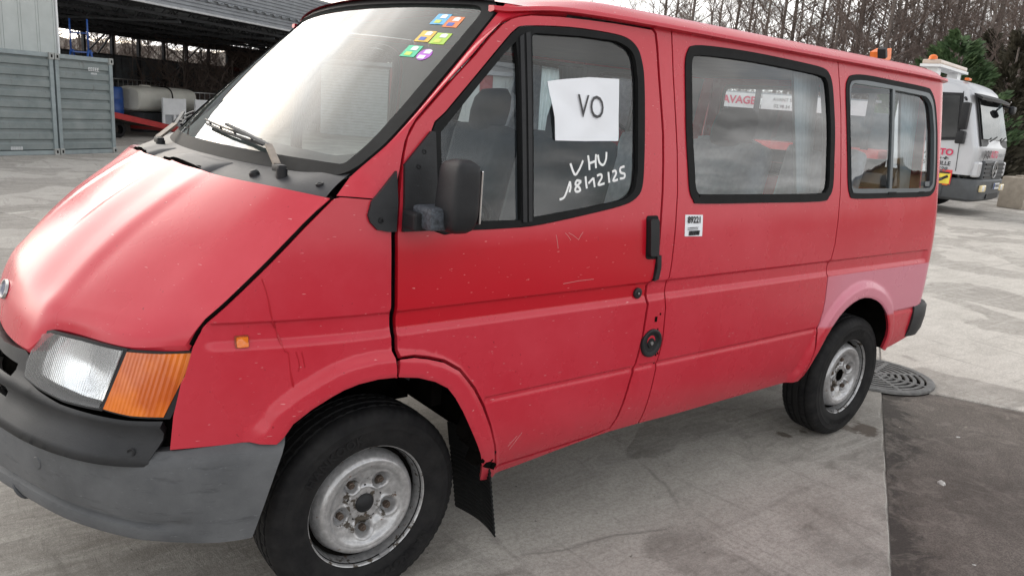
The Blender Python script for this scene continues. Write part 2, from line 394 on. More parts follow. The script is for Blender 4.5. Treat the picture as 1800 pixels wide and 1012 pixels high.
def patch(name, outline, holes, fn, mat, parent, step=0.03, rows=None, gap=0.0, depth=0.015, flip=False, extra=None, bstep=None, thick=True):
    """surface patch: 2D outline (a,b) with holes, mapped by fn(a,b)->(k,3) array; flange of given depth along -normal"""
    bstep = bstep or step*0.7
    outer = resample(inset(outline, gap) if gap else list(outline), bstep)
    hs = [resample(inset(h, -gap) if gap else list(h), bstep) for h in holes]
    oa = np.array(outer); lo, hi = oa.min(0), oa.max(0)
    xs = np.arange(lo[0]+step/2, hi[0], step)
    zs = np.array(sorted(set(np.round(np.arange(lo[1]+step/2, hi[1], step), 4)) if rows is None else [r for r in rows if lo[1] < r < hi[1]]))
    gx, gz = np.meshgrid(xs, zs); pts = np.stack([gx.ravel(), gz.ravel()], 1)
    if extra is not None and len(extra): pts = np.vstack([pts, np.array(extra)])
    ok = inpoly(pts, oa)
    for h in hs: ok &= ~inpoly(pts, np.array(h))
    pts = pts[ok]
    # drop grid points too close to the boundary
    bnd = np.vstack([oa]+[np.array(h) for h in hs])
    if len(pts):
        d = np.full(len(pts), 9.0)
        for k in range(0, len(bnd), 400):
            dd = ((pts[:,None,:]-bnd[None,k:k+400,:])**2).sum(2).min(1); d = np.minimum(d, dd)
        pts = pts[d > (bstep*0.35)**2]
    coords = []; edges = []
    for lp in [outer]+hs:
        k = len(coords); coords += lp; edges += [(k+i, k+(i+1)%len(lp)) for i in range(len(lp))]
    nb = len(coords)
    coords += [tuple(q) for q in pts]
    r = delaunay_2d_cdt([Vector(c) for c in coords], edges, [], 0, 1e-7)
    V2 = np.array([tuple(v) for v in r[0]]); T = np.array([tuple(f) for f in r[2]])
    cen = V2[T].mean(1); ok = inpoly(cen, oa)
    for h in hs: ok &= ~inpoly(cen, np.array(h))
    T = T[ok]
    P = fn(V2[:,0], V2[:,1]); e = 0.0012
    ta = fn(V2[:,0]+e, V2[:,1])-fn(V2[:,0]-e, V2[:,1]); tb = fn(V2[:,0], V2[:,1]+e)-fn(V2[:,0], V2[:,1]-e)
    Nn = np.cross(ta, tb); Nn /= np.linalg.norm(Nn, axis=1)[:,None]+1e-12
    if flip: Nn = -Nn
    t3 = P[T]; fn_ = np.cross(t3[:,1]-t3[:,0], t3[:,2]-t3[:,0]); sgn = (fn_*Nn[T[:,0]]).sum(1) < 0
    T[sgn] = T[sgn][:, ::-1]
    V = P.tolist(); F = [tuple(int(i) for i in t) for t in T]; NN = Nn.tolist()
    if thick:
        k0 = 0; 
        for lp in [outer]+hs:
            n = len(lp); A = np.array(lp); PA = fn(A[:,0], A[:,1])
            ta = fn(A[:,0]+e, A[:,1])-fn(A[:,0]-e, A[:,1]); tb = fn(A[:,0], A[:,1]+e)-fn(A[:,0], A[:,1]-e)
            NA = np.cross(ta, tb); NA /= np.linalg.norm(NA, axis=1)[:,None]+1e-12
            if flip: NA = -NA
            tang = np.roll(PA, -1, 0)-np.roll(PA, 1, 0); out = np.cross(tang, NA); out /= np.linalg.norm(out, axis=1)[:,None]+1e-12
            sg = (1 if area2(lp) > 0 else -1)*(-1 if flip else 1)*(1 if lp is outer else -1); out = out*sg
            s = len(V); V += PA.tolist()+(PA-NA*depth).tolist(); NN += out.tolist()*2
            for i in range(n):
                j = (i+1) % n; q = (s+i, s+n+i, s+n+j, s+j)
                gn = np.cross(PA[j]-PA[i], -NA[i])
                F.append(q[::-1] if gn.dot(out[i]) > 0 else q)
    o = mesh(name, V, F, mat, parent, True, normals=NN)
    return o
def fmesh(body, size=1.0, align='CENTER', shear=0.0, bold=0.0, space=1.0):
    """font outline as 2D verts, faces"""
    cu = bpy.data.curves.new('t', 'FONT'); cu.body = body; cu.size = size; cu.align_x = align; cu.align_y = 'CENTER'; cu.shear = shear; cu.offset = bold; cu.space_character = space; cu.resolution_u = 3
    o = bpy.data.objects.new('t', cu); COL.objects.link(o); bpy.context.view_layer.update()
    me = bpy.data.meshes.new_from_object(o.evaluated_get(bpy.context.evaluated_depsgraph_get()))
    V = [(v.co.x, v.co.y) for v in me.vertices]; F = [tuple(p.vertices) for p in me.polygons]
    bpy.data.objects.remove(o); bpy.data.curves.remove(cu); bpy.data.meshes.remove(me)
    return V, F
def text(name, body, size, frame, mat, parent, align='CENTER', shear=0.0, bold=0.0, space=1.0, xs=1.0, warp=None):
    V, F = fmesh(body, size, align, shear, bold, space); o, X, Y = (Vector(f) for f in frame)
    P = [warp(a*xs, b) for a, b in V] if warp else [o+X*a*xs+Y*b for a, b in V]
    return mesh(name, P, F, mat, parent)
# ================================================================== GROUND
def concrete(name, seed=0.0, gain=1.0):
    b = MB(name); geo = b.node('ShaderNodeNewGeometry').outputs['Position']
    P = lambda sc, rot=0, loc=(0,0,0): b.map(sc, (0,0,rot), (loc[0]+seed, loc[1]-seed, 0), geo)
    big = b.noise(.55, 5, .55, P((1,1,1))); mid = b.noise(2.6, 6, .62, P((1,1,1), 0, (5,3))); fine = b.noise(60, 4, .7, P((1,1,1)))
    st1 = b.noise(1.6, 6, .65, P((.35,3.2,1), .48), 1.2); st2 = b.noise(2.2, 7, .68, P((3.4,.5,1), .3, (8,1)), 1.0)
    wob = b.noise(7, 6, .7, P((1,1,1), 0, (9,4)))
    pm = b.ramp(b.math('ADD', b.noise(.75, 3, .5, P((1,1,1), .5, (3.3,1.2)), .5), b.math('MULTIPLY', wob, .10)), [(.535, 0), (.555, 1)])      # skimmed smooth patches with crisp borders
    rough_ = b.noise(5.5, 9, .78, P((1,2.4,1), .48, (2,6)), 1.4); ruck = b.noise(11, 6, .7, P((2.6,.7,1), .2, (6,2)), 2.2)
    col = b.mix(b.ramp(big, [(.3, 0), (.7, 1)]), (.275,.266,.255), (.40,.39,.375))
    col = b.mix(b.ramp(rough_, [(.38, .75), (.60, 0)]), col, (.185,.176,.166))
    col = b.mix(b.ramp(ruck, [(.56, 0), (.66, .5)]), col, (.155,.148,.14))
    sm = b.mix(b.ramp(mid, [(.35, 0), (.65, 1)]), (.37,.36,.345), (.45,.44,.425)); sm = b.mix(b.ramp(rough_, [(.34, .6), (.54, 0)]), sm, (.27,.26,.25))
    col = b.mix(pm, col, sm)
    col = b.mix(b.ramp(st1, [(.52, 0), (.70, .6)]), col, (.47,.46,.445))
    col = b.mix(b.ramp(st2, [(.56, 0), (.72, .6)]), col, (.15,.144,.137))
    col = b.mix(b.ramp(fine, [(.38, .4), (.58, 0)]), col, (.17,.163,.155))
    grit = b.noise(210, 3, .8, P((1,1,1), 0, (2,2))); col = b.mix(b.ramp(grit, [(.36, .55), (.5, 0)]), col, (.15,.142,.133)); col = b.mix(b.ramp(grit, [(.58, 0), (.70, .5)]), col, (.56,.545,.52))
    # fine wandering cracks
    wv = b.node('ShaderNodeMix', {0: .12, 4: P((1,1,1)), 5: b.node('ShaderNodeTexNoise', {0: P((1,1,1)), 'Scale': 3.0, 'Detail': 6}).outputs[1]}, data_type='VECTOR').outputs[1]
    vo = b.node('ShaderNodeTexVoronoi', {0: wv, 'Scale': .42}, feature='DISTANCE_TO_EDGE').outputs[0]
    ck = b.math('MULTIPLY', b.ramp(vo, [(.0, 1), (.0018, 0)]), b.ramp(b.noise(.9, 3, vec=P((1,1,1), 0, (2,9))), [(.5, 0), (.62, .45)]))
    col = b.mix(ck, col, (.07,.065,.06))
    spk = b.math('GREATER_THAN', b.noise(38, 2, .5, P((1,1,1), 0, (1,7))), .745); col = b.mix(b.math('MULTIPLY', spk, .7), col, (.05,.045,.04))
    # scraped lines
    sc = b.ramp(b.noise(3.2, 8, .8, P((.6,9,1), 1.0, (3,3)), .6), [(.63, 0), (.68, .5)]); col = b.mix(sc, col, (.15,.145,.14))
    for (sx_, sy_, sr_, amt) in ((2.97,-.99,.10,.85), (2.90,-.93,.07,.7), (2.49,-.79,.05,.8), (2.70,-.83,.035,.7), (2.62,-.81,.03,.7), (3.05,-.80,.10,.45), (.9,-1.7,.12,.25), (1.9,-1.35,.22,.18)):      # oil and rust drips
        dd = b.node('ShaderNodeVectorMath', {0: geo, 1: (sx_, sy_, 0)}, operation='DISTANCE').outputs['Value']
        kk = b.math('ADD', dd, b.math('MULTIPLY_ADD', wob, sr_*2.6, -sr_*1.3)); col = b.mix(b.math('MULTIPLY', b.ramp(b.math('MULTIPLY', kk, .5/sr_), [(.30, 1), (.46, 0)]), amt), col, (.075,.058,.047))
    tyk = b.ramp(b.noise(1.4, 5, .6, P((.22,5.5,1), .42, (1,5)), .35), [(.58, 0), (.68, .24)]); col = b.mix(tyk, col, (.13,.125,.12))
    col = b.mix(1.0, col, (gain*1.03, gain, gain*.955), 'MULTIPLY')
    b.set(color=col, rough=.85, spec=.25)
    h = b.math('ADD', b.math('ADD', b.math('MULTIPLY', fine, .5), b.math('MULTIPLY', grit, .5)), b.math('MULTIPLY', b.math('ADD', rough_, b.math('MULTIPLY', ruck, .8)), b.math('SUBTRACT', 1.15, pm)))
    b.bump(b.math('SUBTRACT', h, ck), .32, .012)
    return b.m
CONC = concrete('concrete', 0.0, 1.08); CONC2 = concrete('concrete_pale', 31.0, 1.32)
def asphalt():
    b = MB('old_asphalt'); geo = b.node('ShaderNodeNewGeometry').outputs['Position']
    big = b.noise(1.6, 7, .72, geo, .6); fine = b.noise(150, 3, .7, geo); gr = b.noise(420, 2, .5, geo)
    col = b.mix(b.ramp(big, [(.38, 0), (.62, 1)]), (.19,.165,.147), (.33,.29,.26))
    col = b.mix(b.ramp(fine, [(.4, .7), (.62, 0)]), col, (.12,.105,.094)); col = b.mix(b.ramp(gr, [(.66, 0), (.72, .8)]), col, (.30,.27,.24))
    # dark strip with a ragged border beside the slab edge
    uu = b.node('ShaderNodeVectorMath', {0: geo, 1: (-.464,.886,0)}, operation='DOT_PRODUCT').outputs['Value']
    d = b.math('MULTIPLY_ADD', b.noise(2.8, 6, .7, geo, .8), .75, b.math('ADD', uu, 2.345-.33)); col = b.mix(b.ramp(b.math('MULTIPLY_ADD', d, 2.2, .5), [(.34, 0), (.52, .75)]), col, (.075,.068,.063))
    col = b.mix(b.ramp(b.noise(6, 7, .75, geo, 1.0), [(.52, 0), (.66, .6)]), col, (.37,.33,.295)); b.set(color=col, rough=.9, spec=.2); b.bump(b.math('ADD', fine, gr), .9, .010); return b.m
ASPH = asphalt()
gs = G(); gs.add([(-400,-400,-.016),(400,-400,-.016),(400,400,-.016),(-400,400,-.016)], [(0,1,2,3)])
ground = tag(gs.build('ground', CONC), 'grey worn concrete yard around the van', kind='structure')
O2 = Vector((3.85,-.63,0)); U2 = Vector((.886,.464,0)); V2_ = Vector((-.464,.886,0))
def slab(u0, u1, v0, v1, m_, g_=.006, top=0.0, bev=.006, worn=()):
    """slab with bevelled, on the worn sides chipped, edges"""
    P = lambda u, v, z: O2+U2*u+V2_*v+Vector((0,0,z)); rr = random.Random(int(u0*7+v0*13))
    a, b, c, d = u0+g_, u1-g_, v0+g_, v1-g_; ring = []
    for k, (p, q, nrm) in enumerate((((a,c),(b,c),(0,1)), ((b,c),(b,d),(-1,0)), ((b,d),(a,d),(0,-1)), ((a,d),(a,c),(1,0)))):
        n = int(9/.035) if k in worn else 6; chip = 0.0
        for i in range(n):
            t = i/n; j = 0.0
            if k in worn and 0 < i: chip = max(0, chip*.75+rr.uniform(-.003,.003)) if rr.random() > .03 else rr.uniform(.008,.022); j = chip
            ring.append((p[0]+(q[0]-p[0])*t+nrm[0]*j, p[1]+(q[1]-p[1])*t+nrm[1]*j, nrm, j))
    n = len(ring); V = [P(u,v,top-.014) for u,v,_,_ in ring]+[P(u,v,top-bev) for u,v,_,_ in ring]+[P(u+nn[0]*(bev+j*.4),v+nn[1]*(bev+j*.4),top) for u,v,nn,j in ring]
    F = [(i,(i+1)%n,n+(i+1)%n,n+i) for i in range(n)]+[(n+i,n+(i+1)%n,2*n+(i+1)%n,2*n+i) for i in range(n)]+[tuple(range(2*n,3*n))]
    return mesh('concrete_slab', V, F, m_, ground)
for i in range(-2, 4):
    for j in range(-2, 3):
        if (i, j) in ((-1,-1), (-2,-1), (-1,-2), (-2,-2)): continue
        slab(i*9, i*9+9, j*9, j*9+9, CONC2 if (i, j) in ((0,-1), (0,0), (1,-1), (1,0)) else CONC, worn={(-1,0): (0,), (0,-1): (3,)}.get((i, j), ()))
P = lambda u, v: tuple(O2+U2*u+V2_*v)[:2]
a_, b_, c_, d_ = P(-18,-18), P(0,-18), P(0,0), P(-18,0)
gs = G(); gs.add([(*a_,-.009),(*b_,-.009),(*c_,-.009),(*d_,-.009)], [(0,1,2,3)]); tag(gs.build('asphalt_patch', ASPH), 'dark worn asphalt between the concrete slabs', kind='structure')
# drain grate
GC = Vector((3.98,-.50,0)); gr = empty('drain_grate', tuple(GC), 0, 'round cast iron drain grate with ring slots behind the rear wheel', 'drain grate')
IRON = plain('cast_iron', (.13,.128,.125), .5, .5, .4, 25, bump=.3, bscale=90); 
g = G(); g.lathe([(.0001,.003),(.37,.003),(.375,-.01)], 48, (GC, Vector((1,0,0)), Vector((0,1,0)), Vector((0,0,1)))); g.build('pit_shade', DARK, gr)  # black disc stands in for the shaded depth under the grate
g = G(); g.lathe([(.325,.003),(.326,.015),(.330,.016),(.365,.016),(.373,.013),(.376,.0)], 64, (GC, Vector((1,0,0)), Vector((0,1,0)), Vector((0,0,1)))); autosmooth(g.build('frame', IRON, gr))
for k, r_ in enumerate((.03,.075,.12,.165,.21,.255,.30)):
    g = G(); g.lathe([(max(r_-.012, .001),.003),(max(r_-.011, .001),.013),(r_+.011,.013),(r_+.012,.003)], 56, (GC, Vector((1,0,0)), Vector((0,1,0)), Vector((0,0,1)))); autosmooth(g.build('ring_bar', IRON, gr))
for k in range(8):
    a = k*math.pi/4+.2; e = Vector((math.cos(a), math.sin(a), 0)); g = G(); g.bar(GC+e*.02+Vector((0,0,.0085)), GC+e*.326+Vector((0,0,.0085)), .026, .011); g.build('spoke', IRON, gr)
# litter and stains
PALE = plain('pale_litter', (.55,.54,.52), .8, 0, .3, 60)
def lump(name, x, y, s, m_, label, cat, flat=.4, grp=None):
    g = G(); random.seed(int(abs(x*y)*1000)); V = []; n = 9
    g.lathe([(.0001,flat),(.5,flat*.9),(.85,flat*.5),(1,0)], n, (Vector(), Vector((1,0,0)), Vector((0,.7,0)), Vector((0,0,1))))
    V = [(v[0]*random.uniform(.7,1.2), v[1]*random.uniform(.7,1.2), v[2]*random.uniform(.6,1.2)) for v in g.V]
    a = random.uniform(0, 3); V = [(x+s*(v[0]*math.cos(a)-v[1]*math.sin(a)), y+s*(v[0]*math.sin(a)+v[1]*math.cos(a)), -.010+s*v[2]) for v in V]
    return tag(mesh(name, V, g.F, m_), label, cat, grp)
lump('crumpled_wrapper', 2.70, -1.50, .024, PALE, 'crumpled white wrapper lying on the dark asphalt', 'litter', .6)
lump('paper_scrap', 3.40, -1.29, .016, PALE, 'small pale paper scrap on the asphalt beyond the wrapper', 'litter', .15)
lump('paper_scrap', 2.08, -1.89, .009, PALE, 'tiny white scrap on the asphalt near the picture bottom', 'litter', .3)
lump('pebble', 3.22, -1.05, .008, plain('pebble_tan', (.42,.38,.32), .8), 'tan pebble on asphalt beside the slab edge', 'pebble', .6)
lump('pebble', 3.60, -1.25, .009, MATS['pebble_tan'], 'tan pebble farther out on the asphalt', 'pebble', .6)
# ================================================================== RED VAN
van = empty('red_van', (1.4, 0, 0), 0, 'faded red minibus parked on the concrete with a paper sheet on its door window', 'van')
Bz = pchip([.25,.30,.36,.42,.50,.60,.80,1.0,1.15,1.30,1.60,1.90,2.0], [.80,.862,.900,.926,.945,.957,.966,.964,.955,.936,.893,.842,.822])
FLIP = [(-.319,.652),(-.309,.662),(-.285,.700),(-.236,.737),(-.183,.766),(-.150,.781),(-.107,.793),(-.050,.799),(.011,.796),(.080,.783),(.140,.760),(.186,.732),(.217,.694),(.252,.640),(.297,.559),(.327,.505),(.352,.456),(.372,.40),(.392,.334)]
RLIP = [(2.275,.388),(2.300,.415),(2.335,.503),(2.386,.607),(2.420,.656),(2.466,.705),(2.515,.740),(2.571,.764),(2.625,.777),(2.675,.780),(2.740,.772),(2.801,.754),(2.855,.732),(2.899,.706),(2.948,.670),(2.989,.620),(3.020,.570),(3.035,.520),(3.031,.455)]
def dpoly(x, z, pl):
    x = np.asarray(x, float); z = np.asarray(z, float); d = np.full(x.shape, 9.0)
    for (a, b), (c, e) in zip(pl[:-1], pl[1:]):
        ux, uz = c-a, e-b; l2 = ux*ux+uz*uz; t = np.clip(((x-a)*ux+(z-b)*uz)/l2, 0, 1)
        d = np.minimum(d, np.hypot(x-a-t*ux, z-b-t*uz))
    return d
def S(x, z):
    x = np.asarray(x, float); z = np.asarray(z, float)
    s = Bz(z)
    a = np.clip((0.05-x)/0.65, 0, 1.3); s = s-0.115*a*a
    b = np.clip(x-3.335, 0, 0.165); s = s-(0.17-np.sqrt(0.17**2-b*b))
    fl = np.maximum(1-sstep(.046, .088, dpoly(x, z, FLIP)), 1-sstep(.046, .095, dpoly(x, z, RLIP)))
    edge = np.maximum(1-sstep(0, .012, dpoly(x, z, FLIP)), 1-sstep(0, .012, dpoly(x, z, RLIP)))
    # recessed band
    ex = sstep(-.505, -.465, x+0.25*np.clip(z-.955, 0, .05))*(1-sstep(3.302, 3.318, x))
    band = -.011*(sstep(.938, .918, z)*0+np.clip((z-.918)/.020, 0, 1))*(1-np.clip((z-.985)/.007, 0, 1))*ex
    lx = np.maximum(sstep(.345, .36, x)*(1-sstep(2.9, 2.95, x)), sstep(3.0, 3.01, x)*(1-sstep(3.36, 3.37, x)))
    low = -.006*np.clip((z-.641)/.014, 0, 1)*(1-np.clip((z-.663)/.005, 0, 1))*lx
    s = s+(band+low)*(1-np.clip(fl*1.6, 0, 1))+.022*fl-.005*edge
    return s
ROWS = sorted(set([round(v, 4) for v in np.arange(.335, 1.92, .03)]+[.996,.992,.9885,.985,.98,.96,.944,.938,.931,.925,.918,.912,.672,.668,.6655,.663,.659,.655,.648,.641,.636]))
def offs(pl, d):
    out = []
    for i in range(len(pl)):
        a = np.array(pl[max(i-1, 0)]); b = np.array(pl[min(i+1, len(pl)-1)]); t = (b-a)/np.linalg.norm(b-a); out.append((pl[i][0]-t[1]*d, pl[i][1]+t[0]*d))
    return out
EXTRA = []
for pl in (FLIP, RLIP):
    for d in (.008, .02, .035, .047, .057, .067, .077, .088, .1):
        EXTRA += resample(offs(pl, d), .02, False)
def fside(sd, off=0.0):
    return lambda a, b: np.stack([a, sd*(S(a, b)+off), b], 1)
def sp(name, outline, holes=(), mat=RED, off=0.0, gap=0.003, depth=0.018, parent=None, sd=-1, step=.03, rows=ROWS, thick=True):
    return patch(name, outline, holes, fside(sd, off), mat, parent or van, step=step, rows=rows, gap=gap, depth=depth, flip=sd > 0, extra=EXTRA if rows is ROWS else None, thick=thick)

DOOR_F = [(.010,1.209),(.009,1.074),(.010,.987),(.014,.877),(.020,.857)]
DOOR_ARCH = [(.020,.857),(.072,.854),(.117,.843),(.178,.822),(.237,.785),(.278,.738),(.303,.709),(.346,.641),(.385,.559),(.412,.479),(.430,.413),(.446,.378)]
DOOR_BOT = [(.446,.378),(.610,.384),(.881,.397),(.985,.408)]
DOOR_R = [(.985,.408),(1.004,.45),(1.018,.519),(1.029,.604),(1.040,.655),(1.050,.700),(1.062,.775),(1.068,.88),(1.070,.905),(1.062,.923),(1.064,.975),(1.072,.985),(1.087,1.002),(1.099,1.101),(1.108,1.232),(1.114,1.318),(1.115,1.428),(1.112,1.529),(1.101,1.629),(1.090,1.727),(1.082,1.825),(1.075,1.870),(1.060,1.884)]
DOOR_T = [(1.060,1.884),(.883,1.883),(.750,1.879),(.626,1.873),(.508,1.862),(.460,1.852),(.430,1.842),(.396,1.823),(.345,1.778),(.288,1.720),(.217,1.655),(.136,1.576),(.079,1.520),(.052,1.478),(.040,1.437),(.030,1.385),(.022,1.327)]
DOOR = DOOR_F+DOOR_ARCH[1:]+DOOR_BOT[1:]+DOOR_R[1:]+DOOR_T[1:]
DWIN = curve2([(.134,1.217),(.134,1.36),(.134,1.500),(.182,1.552),(.285,1.655),(.394,1.764),(.440,1.806),(.484,1.824),(.666,1.842),(.839,1.845),(.930,1.838),(.980,1.812),(1.003,1.765),(1.013,1.700),(1.015,1.55),(1.013,1.427),(1.005,1.340),(.976,1.302),(.908,1.277),(.744,1.251),(.599,1.231),(.489,1.219),(.367,1.216),(.260,1.216)], 3, True)
DGQ = [(.160,1.240),(.160,1.495),(.300,1.640),(.398,1.738),(.442,1.776),(.449,1.70),(.450,1.562),(.452,1.238)]
DGM = rounded([(.502,1.243),(.506,1.808),(.72,1.822),(.880,1.824),(.965,1.800),(.980,1.70),(.980,1.393),(.968,1.322),(.915,1.294),(.74,1.270)], [.01,.02,0,.02,.05,0,0,.03,.02,0])
HOODE = [(-.172,1.309),(-.250,1.235),(-.348,1.134),(-.440,1.042),(-.489,.995),(-.511,.961),(-.525,.931)]
FENDER = HOODE+[(-.533,.900),(-.546,.850),(-.554,.836),(-.573,.748),(-.582,.650),(-.443,.652),(-.393,.655),(-.330,.646)]+FLIP[:9]+[(.011,.796),(.006,.857)]+[(.000,.877),(-.005,.987),(-.006,1.074),(-.005,1.209),(.004,1.305),(-.07,1.310),(-.148,1.316)]
BSEAM = [(1.158,.388),(1.163,.464),(1.168,.586),(1.172,.674),(1.182,.752),(1.176,.880),(1.168,.913),(1.172,.960),(1.175,.986),(1.183,1.051),(1.200,1.318),(1.194,1.465),(1.180,1.62),(1.170,1.733),(1.163,1.896)]
SIDE = FLIP[8:]+[(.430,.330),(.55,.340),(.72,.362),(.88,.380),(1.003,.388)]+BSEAM+[(1.068,1.896)]+[(x+.006, z+.002) for x, z in DOOR_R[::-1]]+[(x, z-.006) for x, z in DOOR_BOT[::-1][1:]]+[(x-.006, z-.002) for x, z in DOOR_ARCH[::-1][1:]]
MQ = [(2.300,1.896),(2.318,1.78),(2.332,1.663),(2.346,1.45),(2.353,1.309),(2.345,1.18),(2.338,1.067),(2.322,1.0),(2.316,.987),(2.312,.93),(2.319,.913),(2.330,.80),(2.330,.743),(2.318,.679),(2.308,.62),(2.300,.53),(2.285,.44),(2.262,.388)]
MID = [(x+.001, z) for x, z in BSEAM]+MQ+[(1.832,.385),(1.439,.383)]
BWO = curve2([(1.290,1.848),(1.255,1.826),(1.241,1.780),(1.243,1.65),(1.247,1.535),(1.262,1.40),(1.273,1.325),(1.297,1.291),(1.342,1.280),(1.75,1.277),(2.176,1.276),(2.245,1.293),(2.275,1.340),(2.276,1.45),(2.274,1.574),(2.262,1.68),(2.246,1.775),(2.222,1.822),(2.170,1.845),(2.0,1.853),(1.698,1.859),(1.45,1.857)], 3, True)
BWI = inset(BWO, .030)
QWO = curve2([(2.425,1.836),(2.390,1.815),(2.376,1.770),(2.392,1.60),(2.410,1.44),(2.421,1.353),(2.440,1.303),(2.494,1.284),(2.85,1.284),(3.200,1.286),(3.285,1.298),(3.325,1.345),(3.322,1.48),(3.310,1.614),(3.288,1.72),(3.266,1.780),(3.225,1.822),(3.160,1.836),(2.803,1.843),(2.55,1.846)], 3, True)
QWI = inset(QWO, .032)
QUART = [(x+.001, z) for x, z in MQ]+RLIP+[(3.055,.440),(3.10,.431),(3.168,.441),(3.30,.470),(3.376,.491),(3.46,.505),(3.492,.52),(3.495,.9),(3.495,1.4),(3.49,1.75),(3.485,1.896)]

for sd in (-1, 1):
    d = sp('front_door', DOOR, [DWIN], RED_DOOR, sd=sd)
    if sd < 0: ldoor = d
    ring = sp('window_seal', DWIN, [DGQ, DGM], RUBBER, .004, 0, .02, d, sd, .02, None)
    sp('door_glass', inset(DGM, -.008), [], GLASSD, -.010, 0, .003, d, sd, .04, None, thick=False)
    sp('quarter_glass', inset(DGQ, -.008), [], GLASSD, -.010, 0, .003, d, sd, .04, None, thick=False)
    # divider bar of the door window, two ribs
    sp('window_bar', [(.455,1.232),(.453,1.79),(.468,1.80),(.470,1.232)], [], BLACKP, .010, 0, .012, d, sd, .03, None)
    sp('window_bar', [(.480,1.232),(.480,1.805),(.497,1.81),(.494,1.232)], [], BLACKP, .007, 0, .012, d, sd, .03, None)
    f_ = sp('front_fender', FENDER, [], RED, sd=sd)
    if sd < 0: lfender = f_
    s_ = sp('side_sill_and_pillar', SIDE, [], RED, sd=sd)
    m_ = sp('side_panel', MID, [BWO], RED, sd=sd)
    if sd < 0: lmid = m_
    sp('window_seal', inset(BWO, -.006), [BWI], RUBBER, .005, 0, .022, m_, sd, .02, None)
    sp('side_window', inset(BWI, -.008), [], GLASS, -.006, 0, .003, m_, sd, .05, None, thick=False)
    q_ = sp('rear_quarter_panel', QUART, [QWO], RED_Q, sd=sd)
    sp('window_seal', inset(QWO, -.006), [inset(QWO, .020)], RUBBER, .004, 0, .02, q_, sd, .02, None)
    QWF = inset(QWO, .020); QG = inset(QWO, .048)
    QL = [p for p in resample(QG, .02) if p[0] < 2.80]; QR = [p for p in resample(QG, .02) if p[0] > 2.835]
    ql = rounded([(2.44,1.325),(2.418,1.45),(2.405,1.60),(2.41,1.79),(2.44,1.806),(2.805,1.806),(2.81,1.325)], [.05,0,0,.04,0,0,0])
    qr = rounded([(2.835,1.325),(2.83,1.804),(3.17,1.796),(3.235,1.76),(3.27,1.62),(3.285,1.45),(3.285,1.345),(3.25,1.325)], [0,0,.03,.04,0,0,.02,.01])
    sp('sliding_window_frame', QWF, [ql, qr], GREYFR, .006, 0, .02, q_, sd, .02, None)
    sp('side_window', inset(ql, -.008), [], GLASS, -.002, 0, .003, q_, sd, .05, None, thick=False)
    sp('sliding_window', inset(qr, -.008), [], GLASS, -.012, 0, .003, q_, sd, .05, None, thick=False)
    if sd < 0:
        sp('catch', [(3.20,1.335),(3.25,1.335),(3.25,1.36),(3.20,1.36)], [], GREYFR, .004, 0, .01, q_, sd, .02, None)
        sp('drain_slot', [(2.80,1.299),(2.88,1.299),(2.88,1.308),(2.80,1.308)], [], RUBBER, .0085, 0, .004, q_, sd, .02, None)
        sp('drain_slot', [(3.13,1.302),(3.19,1.303),(3.19,1.309),(3.13,1.308)], [], RUBBER, .0085, 0, .004, q_, sd, .02, None)
    # inner lining
    IN = [(.05,.88),(3.40,.88),(3.40,1.875),(.50,1.85),(.15,1.58),(.05,1.45)]
    sp('inner_lining', IN, [inset(DWIN, .004), inset(BWO, .004), inset(QWO, .004)], INTERL, -.05, 0, .004, van, sd, .06, None)

# plastic corner plates in front of the door window
sailA = [(-.020,1.218),(-.054,1.225),(-.075,1.247),(-.081,1.267),(-.069,1.304),(-.046,1.327),(.012,1.390),(.014,1.30),(.006,1.218)]
sailB = [(.022,1.217),(.030,1.30),(.034,1.405),(.124,1.500),(.140,1.497),(.142,1.360),(.142,1.217)]
for sd in (-1, 1):
    a = sp('fender_corner_plate', sailA, [], DARKP, .010, .002, .014, van, sd, .02, None)
    b = sp('mirror_base_plate', sailB, [], DARKP, .012, .002, .014, van, sd, .02, None)
    for (x, z), pr in (((-.043,1.252), a), ((.098,1.440), b), ((.079,1.398), b), ((.036,1.25), b)):
        y = sd*(float(S(x, z))+.0105); g = G()
        g.lathe([(0.0001,.001),(.004,.001),(.0045,.0035),(.0075,.003),(.0085,-.002)], 14, (Vector((x, y, z)), Vector((1,0,0)), Vector((0,0,1)), Vector((0,sd,0))))
        autosmooth(g.build('screw', BLACKP, pr))

WSW = pchip([-.3,0,.15,.3,.5,.7,.85,1.0,1.2],[.80,.825,.845,.836,.812,.788,.768,.750,.725])
# windshield
def fws(off=0.0):
    def f(a, b):
        u = a/.80; v = b/.72; k = 1-u*u; wv = WSW(v)
        P0 = np.stack([-.089-.15*k, wv*u, 1.377+0*u], 1); P1 = np.stack([.428-.12*k, wv*u, 1.876+.02*k], 1)
        P = P0+(P1-P0)*v[:,None]
        bul = (.005+.010*np.sin(np.pi*np.clip(v, -.1, 1.1))*k+off)[:,None]
        return P+bul*np.array((-.70, 0, .714))+np.stack([0*u, u*off*.35, 0*u], 1)
    return f
WG = rounded([(-.80,0),(.80,0),(.80,.72),(-.80,.72)], [.025,.025,.07,.07])
ws = patch('windshield', WG, [], fws(), GLASSW, van, step=.05, thick=False, flip=True)
patch('windshield_seal', inset(WG, -.042), [inset(WG, .006)], fws(.008), RUBBER, ws, step=.02, depth=.018, flip=True)
